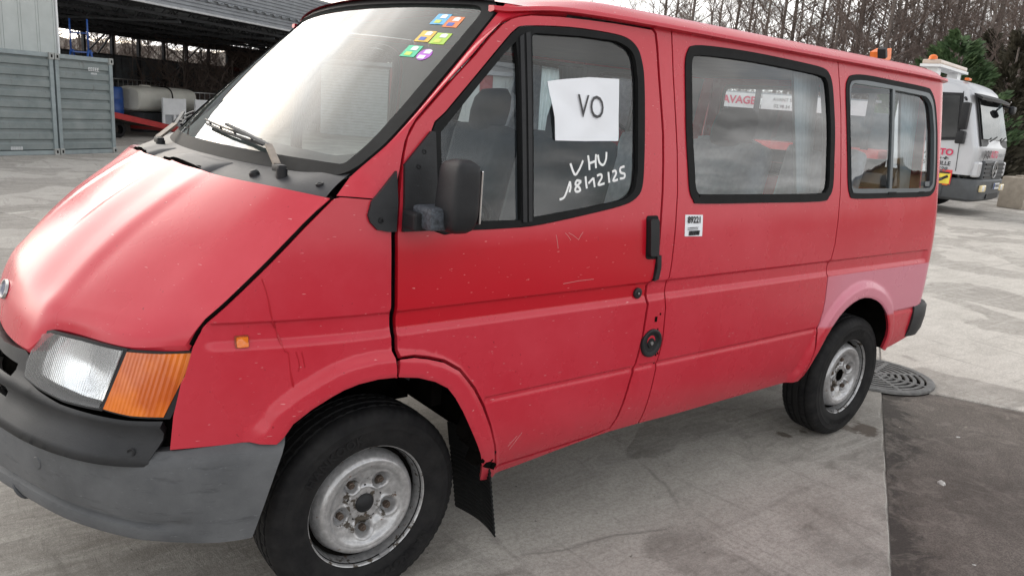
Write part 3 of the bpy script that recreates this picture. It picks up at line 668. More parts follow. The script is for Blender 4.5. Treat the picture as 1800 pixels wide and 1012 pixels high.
# A pillars
for sd in (-1, 1):
    A = [fws(.002)(np.array([.846]), np.array([-.065+.80*t]))[0] for t in np.linspace(0, 1, 25)]
    Bc = resample([(.004,1.312),(.012,1.345),(.024,1.39),(.034,1.437),(.046,1.480),(.074,1.523),(.131,1.580),(.212,1.660),(.283,1.725),(.340,1.783),(.392,1.829),(.428,1.848),(.46,1.859),(.54,1.872),(.66,1.882)], .01, False)
    Bc = np.array(Bc); L_ = np.concatenate([[0], np.cumsum(np.hypot(*np.diff(Bc, axis=0).T))]); L_ /= L_[-1]
    A[0] = np.array((-.152,.900,1.314)); Bc[0] = (.004,1.303)
    V = []; F = []; K = 9
    ts = np.linspace(0, 1, 25)
    for i, t in enumerate(ts):
        bx_, bz_ = np.interp(t, L_, Bc[:,0]), np.interp(t, L_, Bc[:,1]); p1 = np.array((bx_, float(S(bx_, bz_)), bz_)); p0 = A[i]
        # outer corner of the bulge
        mid = (p0+p1)/2+np.array((-.004, .008, .004))
        for k in range(K):
            u = k/(K-1); q = (1-u)**2*p0+2*u*(1-u)*mid+u*u*p1; V.append((q[0], sd*q[1], q[2]))
        q = V[-1]; V.append((q[0]+.008, q[1]-sd*.02, q[2]-.008))
    K += 1
    for i in range(24):
        for k in range(K-1):
            f = (i*K+k, i*K+k+1, (i+1)*K+k+1, (i+1)*K+k); F.append(f if sd > 0 else f[::-1])
    autosmooth(mesh('windshield_pillar', V, F, RED, van), 50)

# toll and inspection stickers on the glass, top corner
STK = [(775,34,(.10,.42,.72),0),(797,39,(.72,.20,.05),0),(748,64,(.75,.48,.05),0),(774,68,(.40,.62,.06),0),(723,90,(.05,.55,.30),0),(746,96,(.45,.10,.60),1)]
fw = fws(.0012)
def inv_ws(u, v):
    d = _f*CAMF+_r*(u-900)+_d*(v-506); c = Vector(CAMC)
    best = None; A_, B_ = -.6, .6
    for it in range(40):
        P = fw(np.array([A_]), np.array([B_]))[0]; e = 1e-4
        def pr(P):
            q = Vector(P)-c; z = q.dot(_f); return np.array((900+CAMF*q.dot(_r)/z, 506+CAMF*q.dot(_d)/z))
        r0 = pr(P)-np.array((u, v)); J = np.stack([(pr(fw(np.array([A_+e]), np.array([B_]))[0])-pr(P))/e, (pr(fw(np.array([A_]), np.array([B_+e]))[0])-pr(P))/e], 1)
        s = np.linalg.solve(J, -r0); A_ += float(s[0]); B_ += float(s[1])
    return A_, B_
STKPOS = [inv_ws(u, v) for u, v, c, k in STK]
for (a, b), (u, v, c, k) in zip(STKPOS, STK):
    m_ = plain('sticker_ink', c, .4, 0, .1, 30)
    hw, hh = .030, .026
    if k: pts = [(a+.026*math.cos(t*math.pi/8), b+.026*math.sin(t*math.pi/8)) for t in range(16)]
    else: pts = [(a-hw, b-hh), (a+hw, b-hh), (a+hw, b+hh), (a-hw, b+hh)]
    stk = patch('sticker', pts, [], fws(.0012), m_, ws, step=.03, depth=.0008, flip=True)
    p2 = [(a-.018, b+.004), (a+.008, b+.004), (a+.008, b+.02), (a-.005, b+.024), (a-.018, b+.02)]
    patch('sticker_mark', p2, [], fws(.0020), WHITEP, stk, step=.03, depth=.0005, flip=True)
    c2 = (min(1, c[0]*.3+.5), min(1, c[1]*.3+.5), .1) if not k else (.8,.8,.9)
    p3 = [(a-.01, b-.02), (a+.016, b-.02), (a+.016, b-.004), (a-.01, b-.004)]
    patch('sticker_mark', p3, [], fws(.0020), plain('sticker_ink2', c2 if c[0] < .7 else (.05,.12,.5), .4), stk, step=.03, depth=.0005, flip=True)

# roof
RX = np.concatenate([np.linspace(0, .5, 16), np.linspace(.56, 2.85, 36), np.linspace(2.9, 3.11, 10)])
crown = pchip([0,.02,.05,.10,.2,.4,.85], [0,.018,.040,.058,.070,.085,.098])    # height above gutter by distance from the edge
V = []; F = []; NU = 61
for xi in RX:
    ft = min(1, xi/.5)
    ye = float(pchip([0,.06,.14,.25,.45,3.2],[.775,.808,.832,.845,.850,.850])(xi)); 
    if xi > 2.9: ye -= .17-math.sqrt(max(0, .17**2-max(0, xi-2.98)**2))
    for j in range(NU):
        u = -1+2*j/(NU-1); u = math.copysign(abs(u)**.75, u); y = u*ye
        xf = .428-.13*(1-min(1, abs(y)/.775)**2)
        x = xf+(xi/3.11)*(3.475-xf)
        ze = float(pchip([0,.1,.25,.45,3.2],[1.893,1.888,1.893,1.897,1.897])(xi))
        c = float(crown(ye-abs(y))); k = sstep(-.10, .55, xi)
        zc = c*float(k)+.026*(1-(y/.775)**2 if abs(y) < .775 else 0)*(1-float(k))
        if xi > 2.85: zc *= float(np.sqrt(max(0, 1-((xi-2.85)/.275)**2)))*.75+.25
        V.append((x, y, ze+zc))
for i in range(len(RX)-1):
    for j in range(NU-1): F.append((i*NU+j, (i+1)*NU+j, (i+1)*NU+j+1, i*NU+j+1))
roof = mesh('roof', V, F, RED, van, True)
GRED = paint('red_paint_gutter')
for sd in (-1, 1):
    path = [(.40,.790,1.868),(.44,.812,1.868),(.50,.832,1.876),(.60,.848,1.888),(.75,.858,1.894),(1.1,.861,1.897),(2.0,.861,1.897),(3.0,.861,1.896),(3.33,.858,1.893),(3.41,.842,1.891),(3.46,.81,1.889)]
    path = curve2(path, 5); g = G(); prof = [(-.02,.012),(.006,.010),(.011,.004),(.011,-.003),(.004,-.006),(-.02,-.010)]
    V = []; F = []; n = len(prof)
    for (x, y, z) in path:
        for a, b in prof: V.append((x, sd*(y+a), z+b))
    for i in range(len(path)-1):
        for k in range(n): 
            f = (i*n+k, i*n+(k+1)%n, (i+1)*n+(k+1)%n, (i+1)*n+k); F.append(f if sd > 0 else f[::-1])
    F += [tuple(range(n)), tuple(range((len(path)-1)*n, len(path)*n))]
    autosmooth(mesh('roof_gutter', V, F, GRED, van), 40)
# headliner
V = [(x, y, z-.03) for (x, y, z) in V[:0]]
g = G(); g.box((1.98,0,1.885), (2.85,1.60,.012)); g.build('headliner', INTERL, van)

# rear end
frear = lambda a, b: np.stack([3.497-.02*(np.abs(a)/.8)**2-.05*np.clip(b-1.2, 0, 1)**2, a, b], 1)
RW = rounded([(-.70,1.27),(.70,1.27),(.66,1.845),(-.66,1.845)], .06)
rr = patch('rear_door', [(-.80,.48),(.80,.48),(.80,1.2),(.74,1.89),(-.74,1.89),(-.80,1.2)], [RW], frear, RED, van, step=.06)
patch('rear_window', inset(RW, .02), [], lambda a, b: frear(a, b)-np.array((.006, 0, 0)), GLASS, rr, step=.08, thick=False)
patch('window_seal', inset(RW, -.004), [inset(RW, .028)], lambda a, b: frear(a, b)+np.array((.004, 0, 0)), RUBBER, rr, step=.03)
V = []; F = []
pth = [(3.30,.955),(3.38,.962),(3.44,.955),(3.50,.925),(3.54,.87),(3.555,.78),(3.56,.4),(3.56,0)]; pth = curve2(pth, 4); pth = [(x, -y) for x, y in pth]+[(x, y) for x, y in pth[::-1][1:]]
prof = [(-.03,.66),(0,.675),(.012,.66),(.014,.60),(.006,.53),(-.012,.485),(-.05,.475)]
for i, (x, y) in enumerate(pth):
    a = np.array(pth[max(0, i-1)]); b = np.array(pth[min(len(pth)-1, i+1)]); t = (b-a)/np.linalg.norm(b-a); nn = (t[1], -t[0])
    for o_, z in prof: V.append((x+nn[0]*o_, y+nn[1]*o_, z-(.03 if o_ >= 0 and z < .6 and abs(y) < .9 else 0)))
n = len(prof)
for i in range(len(pth)-1):
    for k in range(n-1): F.append((i*n+k, (i+1)*n+k, (i+1)*n+k+1, i*n+k+1))
F += [tuple(range(n)), tuple(range((len(pth)-1)*n, len(pth)*n))[::-1]]
autosmooth(mesh('rear_bumper', V, F, DARKP, van), 40)
for sd in (-1, 1):
    g = G(); g.box((3.488, sd*.845, .98), (.03,.09,.34), bev=.012); tl = g.build('tail_lamp', plain('red_lens', (.35,.01,.015), .2), van)

# hood
SH = [  # stations: |y| and (x,z) from the rear edge to the nose
 [(0,-.37,1.335),(0,-.47,1.275),(0,-.58,1.200),(0,-.69,1.105),(0,-.775,1.020),(0,-.825,.955),(0,-.855,.885),(0,-.870,.805)],
 [(.40,-.345,1.332),(.40,-.445,1.262),(.40,-.555,1.180),(.40,-.66,1.085),(.40,-.74,1.000),(.40,-.79,.945),(.40,-.818,.885),(.40,-.835,.825)],
 [(.475,-.335,1.328),(.475,-.43,1.252),(.475,-.54,1.165),(.475,-.64,1.070),(.475,-.71,.995),(.475,-.748,.953),(.475,-.765,.925),(.475,-.772,.897)],
 [(.74,-.265,1.322),(.735,-.345,1.245),(.73,-.435,1.155),(.725,-.52,1.070),(.72,-.58,1.000),(.72,-.615,.957),(.72,-.636,.928),(.72,-.646,.903)],
 [(.922,-.172,1.309),(.916,-.250,1.235),(.906,-.348,1.134),(.892,-.440,1.042),(.879,-.489,.995),(.869,-.511,.961),(.862,-.519,.945),(.856,-.525,.931)]]
SHs = [[pchip(range(8), [p[c] for p in st]) for c in range(3)] for st in SH]
def shear(x, y, z, w_=1.0): k = (y+.92)*w_; return (x-.03*k, y, z-.009*k)
NS, NY = 64, 121
V = []; F = []
for i in range(NS):
    s = 7*i/(NS-1)
    st = [[float(f(s)) for f in c] for c in SHs]
    ys = [-q[0] for q in st[::-1]]+[q[0] for q in st[1:]]; xs_ = [q[1] for q in st[::-1]]+[q[1] for q in st[1:]]; zs_ = [q[2] for q in st[::-1]]+[q[2] for q in st[1:]]
    fx, fz = pchip(ys, xs_), pchip(ys, zs_)
    yy = np.linspace(-1, 1, NY)*(ys[-1]-.009)
    X = fx(yy); Z = fz(yy); a = np.abs(yy)
    yB = .31+.07*s/7; fadeB = 1-sstep(4.2, 5.6, s); fadeA = 1-sstep(1.6, 3.6, s)
    up = .007*(1-sstep(yB-.16, yB+.006, a))*fadeB - .005*(1-sstep(.165, .180, a))*fadeA
    for x, y, z, u in zip(X, yy, Z, up): V.append(shear(x-.45*u, y, z+u, 1-float(sstep(0, 5, s))))
for i in range(NS-1):
    for j in range(NY-1): F.append((i*NY+j, i*NY+j+1, (i+1)*NY+j+1, (i+1)*NY+j))
nb = len(V); loop = list(range(NY))+[i*NY+NY-1 for i in range(1, NS)]+[(NS-1)*NY+j for j in range(NY-2, -1, -1)]+[i*NY for i in range(NS-2, 0, -1)]
for k in loop: V.append((V[k][0]+.010, V[k][1]*.996, V[k][2]-.016))
for k in range(len(loop)): F.append((loop[k], nb+k, nb+(k+1)%len(loop), loop[(k+1)%len(loop)]))
hood = autosmooth(mesh('hood', V, F, RED, van), 40)
HV = V
for sd in (-1, 1):
    g = G(); g.tube([(x+.004, sd*(float(S(x, z))-.014), z+.002) for x, z in resample(HOODE, .03, False)], .0065, 6); g.build('hood_gap_shade', DARK, van, True)  # dark tube laid in the hood gap, standing in for its shade
# badge
c = Vector((-.850, 0, .905)); nrm = Vector((-.93, 0, .36)); Xb = Vector((0,1,0)); Yb = nrm.cross(Xb)*-1
g = G(); g.lathe([(.0001,.004),(.7,.004),(.80,.0035)], 28, (c, Xb*.062, Vector((.36,0,.93))*.030, nrm)); bd = autosmooth(g.build('badge', plain('badge_blue', (.008,.03,.12), .2), hood))
g = G(); g.lathe([(.80,.002),(.84,.007),(.96,.007),(1.0,.0)], 28, (c, Xb*.062, Vector((.36,0,.93))*.030, nrm)); autosmooth(g.build('badge_rim', CHROME, bd))

# scuttle (cowl) panel between hood and windshield
hr = np.array(HV[:NY]); V = []; F = []; K = 9
fw0 = fws(.004)
ysv = np.linspace(-1, 1, 81)
for u in ysv:
    y = u*.890; hx = np.interp(y, hr[:,1], hr[:,0]); hz = np.interp(y, hr[:,1], hr[:,2])
    yt = y*.962; uu = np.clip(yt/.83, -1.075, 1.075); q = fw0(np.array([uu*.80]), np.array([-.030+.022*float(sstep(.70, .88, abs(y)))]))[0]
    p0 = np.array((hx+.006, y, hz-.012)); p1 = np.array((q[0], yt, q[2]-.004-.03*max(0, abs(y)-.80)*2))
    mid = (p0+p1)/2+np.array((-.01, 0, .006))
    for k in range(K):
        t = k/(K-1); V.append(tuple((1-t)**2*p0+2*t*(1-t)*mid+t*t*p1))
    V.append((p0[0]-.004, y, p0[2]-.03))
K += 1
for i in range(80):
    for k in range(K-2): F.append((i*K+k, i*K+k+1, (i+1)*K+k+1, (i+1)*K+k)[::-1])
    F.append((i*K, i*K+K-1, (i+1)*K+K-1, (i+1)*K))
cowl = autosmooth(mesh('cowl_panel', V, F, COWLP, van), 50)
CV = np.array(V).reshape(81, K, 3)
def cowlp(y, t):
    i = np.interp(y, CV[:,0,1], range(81)); i0 = int(np.clip(i, 0, 79)); f = i-i0; k = t*(K-2); k0 = int(np.clip(k, 0, K-3)); g_ = k-k0
    a = CV[i0,k0]*(1-g_)+CV[i0,k0+1]*g_; b = CV[i0+1,k0]*(1-g_)+CV[i0+1,k0+1]*g_; return Vector(a*(1-f)+b*f)
for y0, y1 in ((-.42,-.06), (.10,.42)):                 # raised air intakes with dark slotted mouths
    g = G(); n = 25; Vv = []
    for i in range(n):
        y = y0+(y1-y0)*i/(n-1); a = cowlp(y, .02); b = cowlp(y, .35); c_ = cowlp(y, .75); e = max(0, math.sin(math.pi*i/(n-1)))**.4
        Vv += [a+Vector((-.006,0,-.004)), a+Vector((-.004,0,.024*e)), b+Vector((0,0,.020*e)), c_+Vector((0,0,.001))]
    Ff = []
    for i in range(n-1):
        for k in (1, 2): Ff.append((i*4+k, i*4+k+1, (i+1)*4+k+1, (i+1)*4+k)[::-1])
    Ff += [(0,1,2,3), ((n-1)*4, (n-1)*4+1, (n-1)*4+2, (n-1)*4+3)[::-1]]
    vent = autosmooth(mesh('air_intake', Vv, Ff, COWLP, cowl), 40)
    for i in range(9):
        y = y0+.03+(y1-y0-.06)*i/8; p = cowlp(y, .06); g = G(); g.box(p+Vector((.010,0,.006)), (.010,.005,.012)); g.build('intake_fin', BLACKP, vent)
    g = G(); a = cowlp(y0+.01, .10)+Vector((0,0,.008)); b = cowlp(y1-.01, .10)+Vector((0,0,.008)); g.bar(a+Vector((-.012,.03,0)), b+Vector((-.012,-.03,0)), .004, .016); g.build('intake_mouth', DARK, vent)
for y, t, r_ in ((-.60,.45,.016), (-.845,.45,.011)):
    p = cowlp(y, t); g = G(); g.lathe([(r_,-.004),(r_*.9,.008),(r_*.5,.014),(.0001,.015)] if t == .45 and y > -.7 else [(r_,-.003),(r_,.004),(r_*.7,.004),(r_*.65,.001),(.0001,.001)], 16, (p, Vector((1,0,.3)).normalized(), Vector((0,1,0)), Vector((-.3,0,1)).normalized()))
    autosmooth(g.build('washer_nozzle' if y > -.7 else 'cowl_plug', BLACKP, cowl))
# wipers
for py, tips in ((-.70, 0), (.28, 0)):
    wp = empty('wiper', tuple(cowlp(py, .62)), 0, parent=van)
    piv = cowlp(py, .58)+Vector((0,0,.022))
    kx = piv.y
    f1 = fws(.030); f2 = fws(.014)
    def ong(y, b, f=f1): return Vector(f(np.array([y/.83*.80]), np.array([b]))[0])
    mid_ = ong(kx+.16, .005); end = ong(kx+.50, .055)
    g = G(); g.tube([piv+Vector((0,0,-.035)), piv+Vector((0,0,.0))], .016, 12); g.box(piv+Vector((0,.02,.0)), (.026,.055,.022), bev=.006); autosmooth(g.build('wiper_pivot', BLACKP, wp))
    g = G(); g.bar(piv+Vector((-.002,.03,.008)), mid_+Vector((0,0,.01)), .020, .010); g.build('wiper_arm', plain('faded_arm', (.19,.155,.125), .5, .2, .3, 40), wp)
    g = G(); g.bar(mid_+Vector((0,-.004,.010)), end+Vector((0,0,.012)), .012, .008); g.build('wiper_arm', STEEL, wp)
    g = G(); A_ = [ong(kx+.24+(.52)*i/8, .028+.040*i/8, f2) for i in range(9)]; g.tube(A_, .0055, 6)
    A2 = [a+Vector((-.004,0,.014)) for a in A_]; g.tube(A2, .004, 6)
    for i in (1, 3, 5, 7): g.bar(A_[i], A2[i], .006)
    g.build('wiper_blade', BLACKP, wp)

# front face: lamps, lower grille, bumper
Xp = pchip([0,.2,.3,.4,.5,.6,.71,.78,.83,.86,.88], [-.905,-.893,-.875,-.845,-.812,-.768,-.703,-.642,-.572,-.50,-.42])
def ffront(off=0.0, lean=.31):
    return lambda a, b: np.stack([Xp(np.abs(a))+lean*(b-.74)-off, a, b], 1)
LAMPGL = MB('lamp_glass')
fl_ = LAMPGL.math('FRACT', LAMPGL.math('MULTIPLY', LAMPGL.node('ShaderNodeSeparateXYZ', {0: LAMPGL.tc.outputs['Object']}).outputs[1], 140))
LAMPGL.bump(LAMPGL.math('ABSOLUTE', LAMPGL.math('SUBTRACT', fl_, .5)), .5, .004); LAMPGL.set(color=(.93,.95,.96), rough=.05, trans=.88); LAMPGL.b.inputs['IOR'].default_value = 1.25; LAMPGL = LAMPGL.m
def lens_amber():
    b = MB('amber_lens'); s_ = b.node('ShaderNodeSeparateXYZ', {0: b.tc.outputs['Object']})
    r = b.math('ABSOLUTE', b.math('SUBTRACT', b.math('FRACT', b.math('MULTIPLY', s_.outputs[1], 130)), .5))
    n = b.noise(7, 2); 
    b.set(color=b.ramp(n, [(.4, (.55,.10,.006)), (.65, (.85,.22,.012))]), rough=.12, coat=.5, coatr=.05); b.bump(r, .6, .004); return b.m
AMBER = lens_amber(); REFL = plain('lamp_reflector', (.75,.77,.80), .12, .95, .08, 14)
for sd in (-1, 1):
    HL = [(.412,.750),(.402,.79),(.412,.845),(.435,.878),(.475,.892),(.60,.898),(.728,.897),(.712,.738),(.60,.733),(.50,.740),(.44,.746)]
    IND = [(.716,.738),(.732,.897),(.80,.902),(.845,.908),(.843,.85),(.839,.80),(.833,.732),(.78,.731)]
    HL = [(sd*a, b) for a, b in HL]; IND = [(sd*a, b) for a, b in IND]
    hd = patch('headlight', HL, [], ffront(.012), LAMPGL, van, step=.02, gap=.003, depth=.012, flip=True)
    bowl = patch('reflector', inset(HL, .004), [], lambda a, b: ffront(-.05)(a, b)+np.stack([.015*np.exp(-((np.abs(a)-.58)**2+(b-.815)**2)/.006), 0*a, 0*a], 1), REFL, hd, step=.015, depth=.001, flip=True)
    patch('lamp_housing', inset(HL, -.004), [inset(HL, .004)], ffront(.008), BLACKP, hd, step=.02, depth=.06, flip=True)
    ind = patch('indicator_lamp', IND, [], ffront(.012), AMBER, van, step=.02, gap=.004, depth=.03, flip=True)
    patch('indicator_housing', inset(IND, -.002), [inset(IND, .006)], ffront(.006), BLACKP, ind, step=.02, depth=.05, flip=True)
patch('lamp_backing', rounded([(-.852,.60),(.852,.60),(.856,.905),(.75,.905),(.44,.895),(.36,.80),(-.36,.80),(-.44,.895),(-.75,.905),(-.856,.905)], 0.01), [], ffront(-.075), DARK, van, step=.05, flip=True)
# dark lower grille panel
GR = [(-.838,.607),(-.834,.728),(-.78,.726),(-.60,.728),(-.50,.735),(-.43,.742),(-.396,.755),(-.392,.80),(-.36,.812),(-.2,.797),(0,.792),(.2,.797),(.36,.812),(.392,.80),(.396,.755),(.43,.742),(.50,.735),(.60,.728),(.78,.726),(.834,.728),(.838,.607),(0,.595)]
def fgr(a, b): return ffront(.0)(a, b)+np.stack([-.035*(1-sstep(.60, .70, b))*sstep(.58, .62, b)-.022*np.exp(-((b-.715)/.02)**2)*(np.abs(a) < 9), 0*a, 0*a], 1)
SL = [[(-.34,.735),(.34,.735),(.34,.765),(-.34,.765)], [(-.34,.675),(.34,.675),(.34,.70),(-.34,.70)]]
gp = patch('lower_grille', GR, SL, fgr, DARKP, van, step=.025, gap=.002, depth=.03, flip=True)
g = G()
p_ = fgr(np.array([-.805]), np.array([.645]))[0]; nv = Vector((-.75,-.66,0))
g.lathe([(.012,.001),(.010,.003),(.006,.002),(.0055,-.004),(.0001,-.004)], 14, (Vector(p_)+nv*.0, Vector((-.66,.75,0)), Vector((0,0,1)), nv)); autosmooth(g.build('screw', BLACKP, gp))
# bumper
BP = [(0,-.955),(.2,-.945),(.3,-.922),(.39,-.888),(.5,-.846),(.6,-.802),(.68,-.756),(.76,-.70),(.82,-.648),(.865,-.585),(.90,-.50),(.925,-.42)]
bpx = curve2([(y, x) for y, x in BP], 4)
path = [(-y, x) for y, x in bpx[::-1]]+[(y, x) for y, x in bpx[1:]]
path = [(-.936,-.36),(-.943,-.30)][::-1]+path+[(.936,-.36),(.943,-.30)]
V = []; F = []
prof = [(-.06,.645),(-.022,.638),(-.004,.622),(.004,.60),(.006,.54),(.005,.475),(.000,.455),(-.018,.447),(-.016,.438),(-.004,.428),(.000,.41),(-.006,.392),(-.02,.385),(-.06,.388)]
for i, (y, x) in enumerate(path):
    a = np.array(path[max(0, i-1)]); b = np.array(path[min(len(path)-1, i+1)]); t = (b-a)/np.linalg.norm(b-a); nx_, ny_ = -t[0], t[1]
    ay = abs(y); w_ = float(sstep(.84, .90, ay)); up = .020*float(sstep(.80, .95, ay))
    for k, (o_, z) in enumerate(prof):
        if 6 <= k <= 11: o_ = o_*(1-w_)+.004*w_
        zz_ = z+up*sstep(.40, .60, z)+(-.010 if k == 0 else 0)
        sx = 0
        sx = -(.64-z)*.40*float(np.clip((x+.56)/.26, 0, 1))
        V.append((x-t[1]*0+ (-abs(t[0]))*o_*1.0+sx, y+(t[1] if y < 0 else t[1])*o_*(1), zz_))
n = len(prof)
for i in range(len(path)-1):
    for k in range(n-1): F.append((i*n+k, i*n+k+1, (i+1)*n+k+1, (i+1)*n+k))
bump = autosmooth(mesh('front_bumper', V, F, BUMPERP, van), 35)
for yy in (-.52, .52):
    x = float(np.interp(abs(yy), [b[0] for b in BP], [b[1] for b in BP])); nv = Vector((-.93, -.38 if yy < 0 else .38, 0)).normalized()
    g = G(); g.lathe([(.0001,.0085),(.016,.0085),(.019,.006),(.021,.0)], 20, (Vector((x, yy, .535)), Vector((-nv.y, nv.x, 0)), Vector((0,0,1)), nv)); autosmooth(g.build('bumper_plug', BUMPERP, bump))
g = G(); c = Vector((-.85,-.37,.40)); g.tube([c+Vector((.02*math.cos(a)-.02, .034*math.sin(a), .016*math.sin(a)-.012*math.cos(a))) for a in np.linspace(0, 6.28, 18)], .007, 8); g.tube([c+Vector((0,0,-.01)), c+Vector((.12,.02,.02))], .009, 8)
autosmooth(g.build('towing_eye', STEEL, van))
g = G(); g.box((-.80,-.16,.43), (.16,.20,.10), bev=.02); g.build('number_plate_bracket', GREYFR, van)

# side details on the near side
def ons(x, z, o=0.0): return Vector((x, -(float(S(x, z))+o), z))
sp('door_handle', rounded([(1.040,1.092),(1.086,1.090),(1.078,1.226),(1.032,1.226)], .01), [], BLACKP, .022, 0, .03, ldoor, -1, .02, None)
sp('handle_cup', rounded([(1.036,1.078),(1.098,1.076),(1.094,1.236),(1.030,1.236)], .015), [], RUBBER, .003, 0, .01, ldoor, -1, .02, None)
sp('latch_cover', [(1.083,.995),(1.108,1.00),(1.116,1.045),(1.112,1.090),(1.090,1.088),(1.094,1.04)], [], BLACKP, .010, 0, .014, van, -1, .02, None)
g = G(); g.lathe([(.020,.0),(.020,.008),(.014,.010),(.006,.010),(.005,.005),(.0001,.005)], 18, (ons(1.018,.952), Vector((1,0,0)), Vector((0,0,1)), Vector((0,-1,0)))); lk = autosmooth(g.build('door_lock', BLACKP, ldoor)); g = G(); g.lathe([(.0001,.012),(.004,.012),(.0045,.008)], 10, (ons(1.018,.952), Vector((1,0,0)), Vector((0,0,1)), Vector((0,-1,0)))); g.build('key_slot', CHROME, lk)
g = G(); c = ons(1.117,.749); g.lathe([(.056,-.002),(.055,.006),(.050,.009),(.042,.008),(.036,.001),(.020,.000),(.018,.004),(.0001,.004)], 36, (c, Vector((1,0,0)), Vector((0,0,1)), Vector((0,-1,.02)))); fc = autosmooth(g.build('fuel_cap', BLACKP, van))
g = G(); g.lathe([(.0001,.007),(.007,.007),(.008,.003)], 12, (c, Vector((1,0,0)), Vector((0,0,1)), Vector((0,-1,0)))); g.build('key_slot', CHROME, fc)
rp = sp('side_repeater', rounded([(-.422,.926),(-.394,.927),(-.394,.952),(-.422,.951)], .004), [], AMBER, .010, 0, .012, lfender, -1, .02, None)
sp('repeater_frame', rounded([(-.425,.923),(-.391,.924),(-.391,.955),(-.425,.954)], .005), [], plain('repeater_rim', (.28,.05,.02), .4), .004, 0, .008, rp, -1, .02, None)
# stock label
lb = sp('stock_label', [(1.246,1.153),(1.350,1.149),(1.350,1.231),(1.246,1.234)], [], PAPERM, .0015, 0, .001, lmid, -1, .03, None)
def swarp(x0, z0, o, sx=1.0, slope=0.0):
    return lambda a, b: (x0+a*sx, -(float(S(x0+a*sx, z0+b))+o), z0+b+slope*a)
text('label_number', '89221', .034, ((0,0,0),)*3, INK, lb, warp=swarp(1.298, 1.213, .0045, .95, -.02), bold=.0012)
text('label_line', '........ ... ..', .016, ((0,0,0),)*3, INK, lb, warp=swarp(1.298, 1.190, .0045))
g = G(); random.seed(3); x = 1.268
while x < 1.332:
    w_ = random.choice((.0012,.002,.003)); p = ons(x+w_/2, 1.164, .0035); g.box(p, (w_, .001, .018)); x += w_+random.choice((.0012,.002))
g.build('bar_code', INK, lb)
for z in (1.178, 1.184):
    g = G(); g.box(ons(1.290, z, .0035), (.06,.001,.002)); g.build('label_line', INK, lb)
# paint drips on the fender, scratches
DRIP = plain('dark_red_drip', (.40,.006,.018), .3)
for pts in ([(460,490),(470,520),(478,560),(485,580),(498,612),(507,620)], [(507,618),(510,650),(516,680),(512,665)], [(520,618),(526,640),(524,652)], [(530,618),(536,645)]):
    Pp = []
    for u, v in pts:
        d = (_f*CAMF+_r*(u-900)+_d*(v-506)); c = Vector(CAMC); y = -.9
        for _ in range(12):
            t = (y-c.y)/d.y; q = c+d*t; y = -(float(S(q.x, q.z))-.0019)
        Pp.append(q)
    g = G(); k = len(Pp); g.tube([tuple(p) for p in curve2([tuple(p) for p in Pp], 4)], .0028, 6); g.build('paint_drip', DRIP, lfender)
for a, b, a2, b2 in ((.60,1.185,.61,1.14),(.655,1.19,.70,1.165),(.70,1.165,.72,1.19),(.64,1.19,.665,1.165),(.64,1.02,.78,1.025),(.49,.44,.53,.50),(.48,.455,.51,.49)):
    g = G(); g.tube([ons(a, b, .0002), ons((a+a2)/2, (b+b2)/2+.002, .0003), ons(a2, b2, .0002)], .0009, 4); g.build('scratch', plain('bare_scratch', (.55,.25,.25), .6), ldoor)
g = G()
for x, z in ((1.128,.842),(1.15,.86),(1.145,.80),(1.16,.66),(1.155,.695),(1.165,.70)): g.box(ons(x, z, -.003), (.012 if x == 1.128 else .005, .01, .02 if x == 1.128 else .008))
g.build('body_hole', DARK, van)

# door mirror
def mirror(sd):
    mr = empty('door_mirror', (.06, sd*1.0, 1.3), 0, parent=van)
    def mp_(x, y, z): return (x, sd*y, z)
    # housing: rounded shell, lofted in z ; faces forward
    V = []; F = []; secs = []
    for z, x0, x1, d_ in ((1.235,.095,.140,.03),(1.250,.080,.155,.050),(1.300,.075,.165,.058),(1.360,.080,.165,.058),(1.408,.086,.163,.056),(1.426,.094,.157,.046),(1.433,.108,.146,.02)):
        secs.append((z, x0, x1, d_))
    zs = np.linspace(1.236, 1.433, 22); n = 22
    fx0, fx1, fd = (pchip([s[0] for s in secs], [s[k] for s in secs]) for k in (1, 2, 3))
    cy = 1.075
    for z in zs:
        a0, a1, dd = float(fx0(z)), float(fx1(z)), float(fd(z))
        for k in range(n):
            t = 2*math.pi*k/n; c_, s_ = math.cos(t), math.sin(t)
            xx = (a0+a1)/2+(a1-a0)/2*math.copysign(abs(c_)**.42, c_); yy = cy+dd*math.copysign(abs(s_)**.42, s_)
            V.append(mp_(xx, yy, z))
    for i in range(len(zs)-1):
        for k in range(n):
            f = (i*n+k, i*n+(k+1)%n, (i+1)*n+(k+1)%n, (i+1)*n+k); F.append(f if sd > 0 else f[::-1])
    F += [tuple(range(n)), tuple(range((len(zs)-1)*n, len(zs)*n))]
    autosmooth(mesh('mirror_housing', V, F, BLACKP, mr), 50)
    g = G(); g.box(mp_(.165,cy,1.335), (.006,.10,.145), bev=.002); g.build('mirror_glass', plain('mirror_silver', (.8,.8,.82), .03, 1, 0, 3), mr)
    g = G(); g.box(mp_(.085,1.03,1.27), (.10,.10,.062), bev=.012); g.build('mirror_arm', plain('worn_arm_plastic', (.05,.058,.07), .6, 0, .7, 130), mr)
    g = G(); g.box(mp_(.035,1.00,1.258), (.045,.07,.050), bev=.008); g.build('mirror_hinge', BLACKP, mr)
    return mr
mirror(-1); mirror(1)

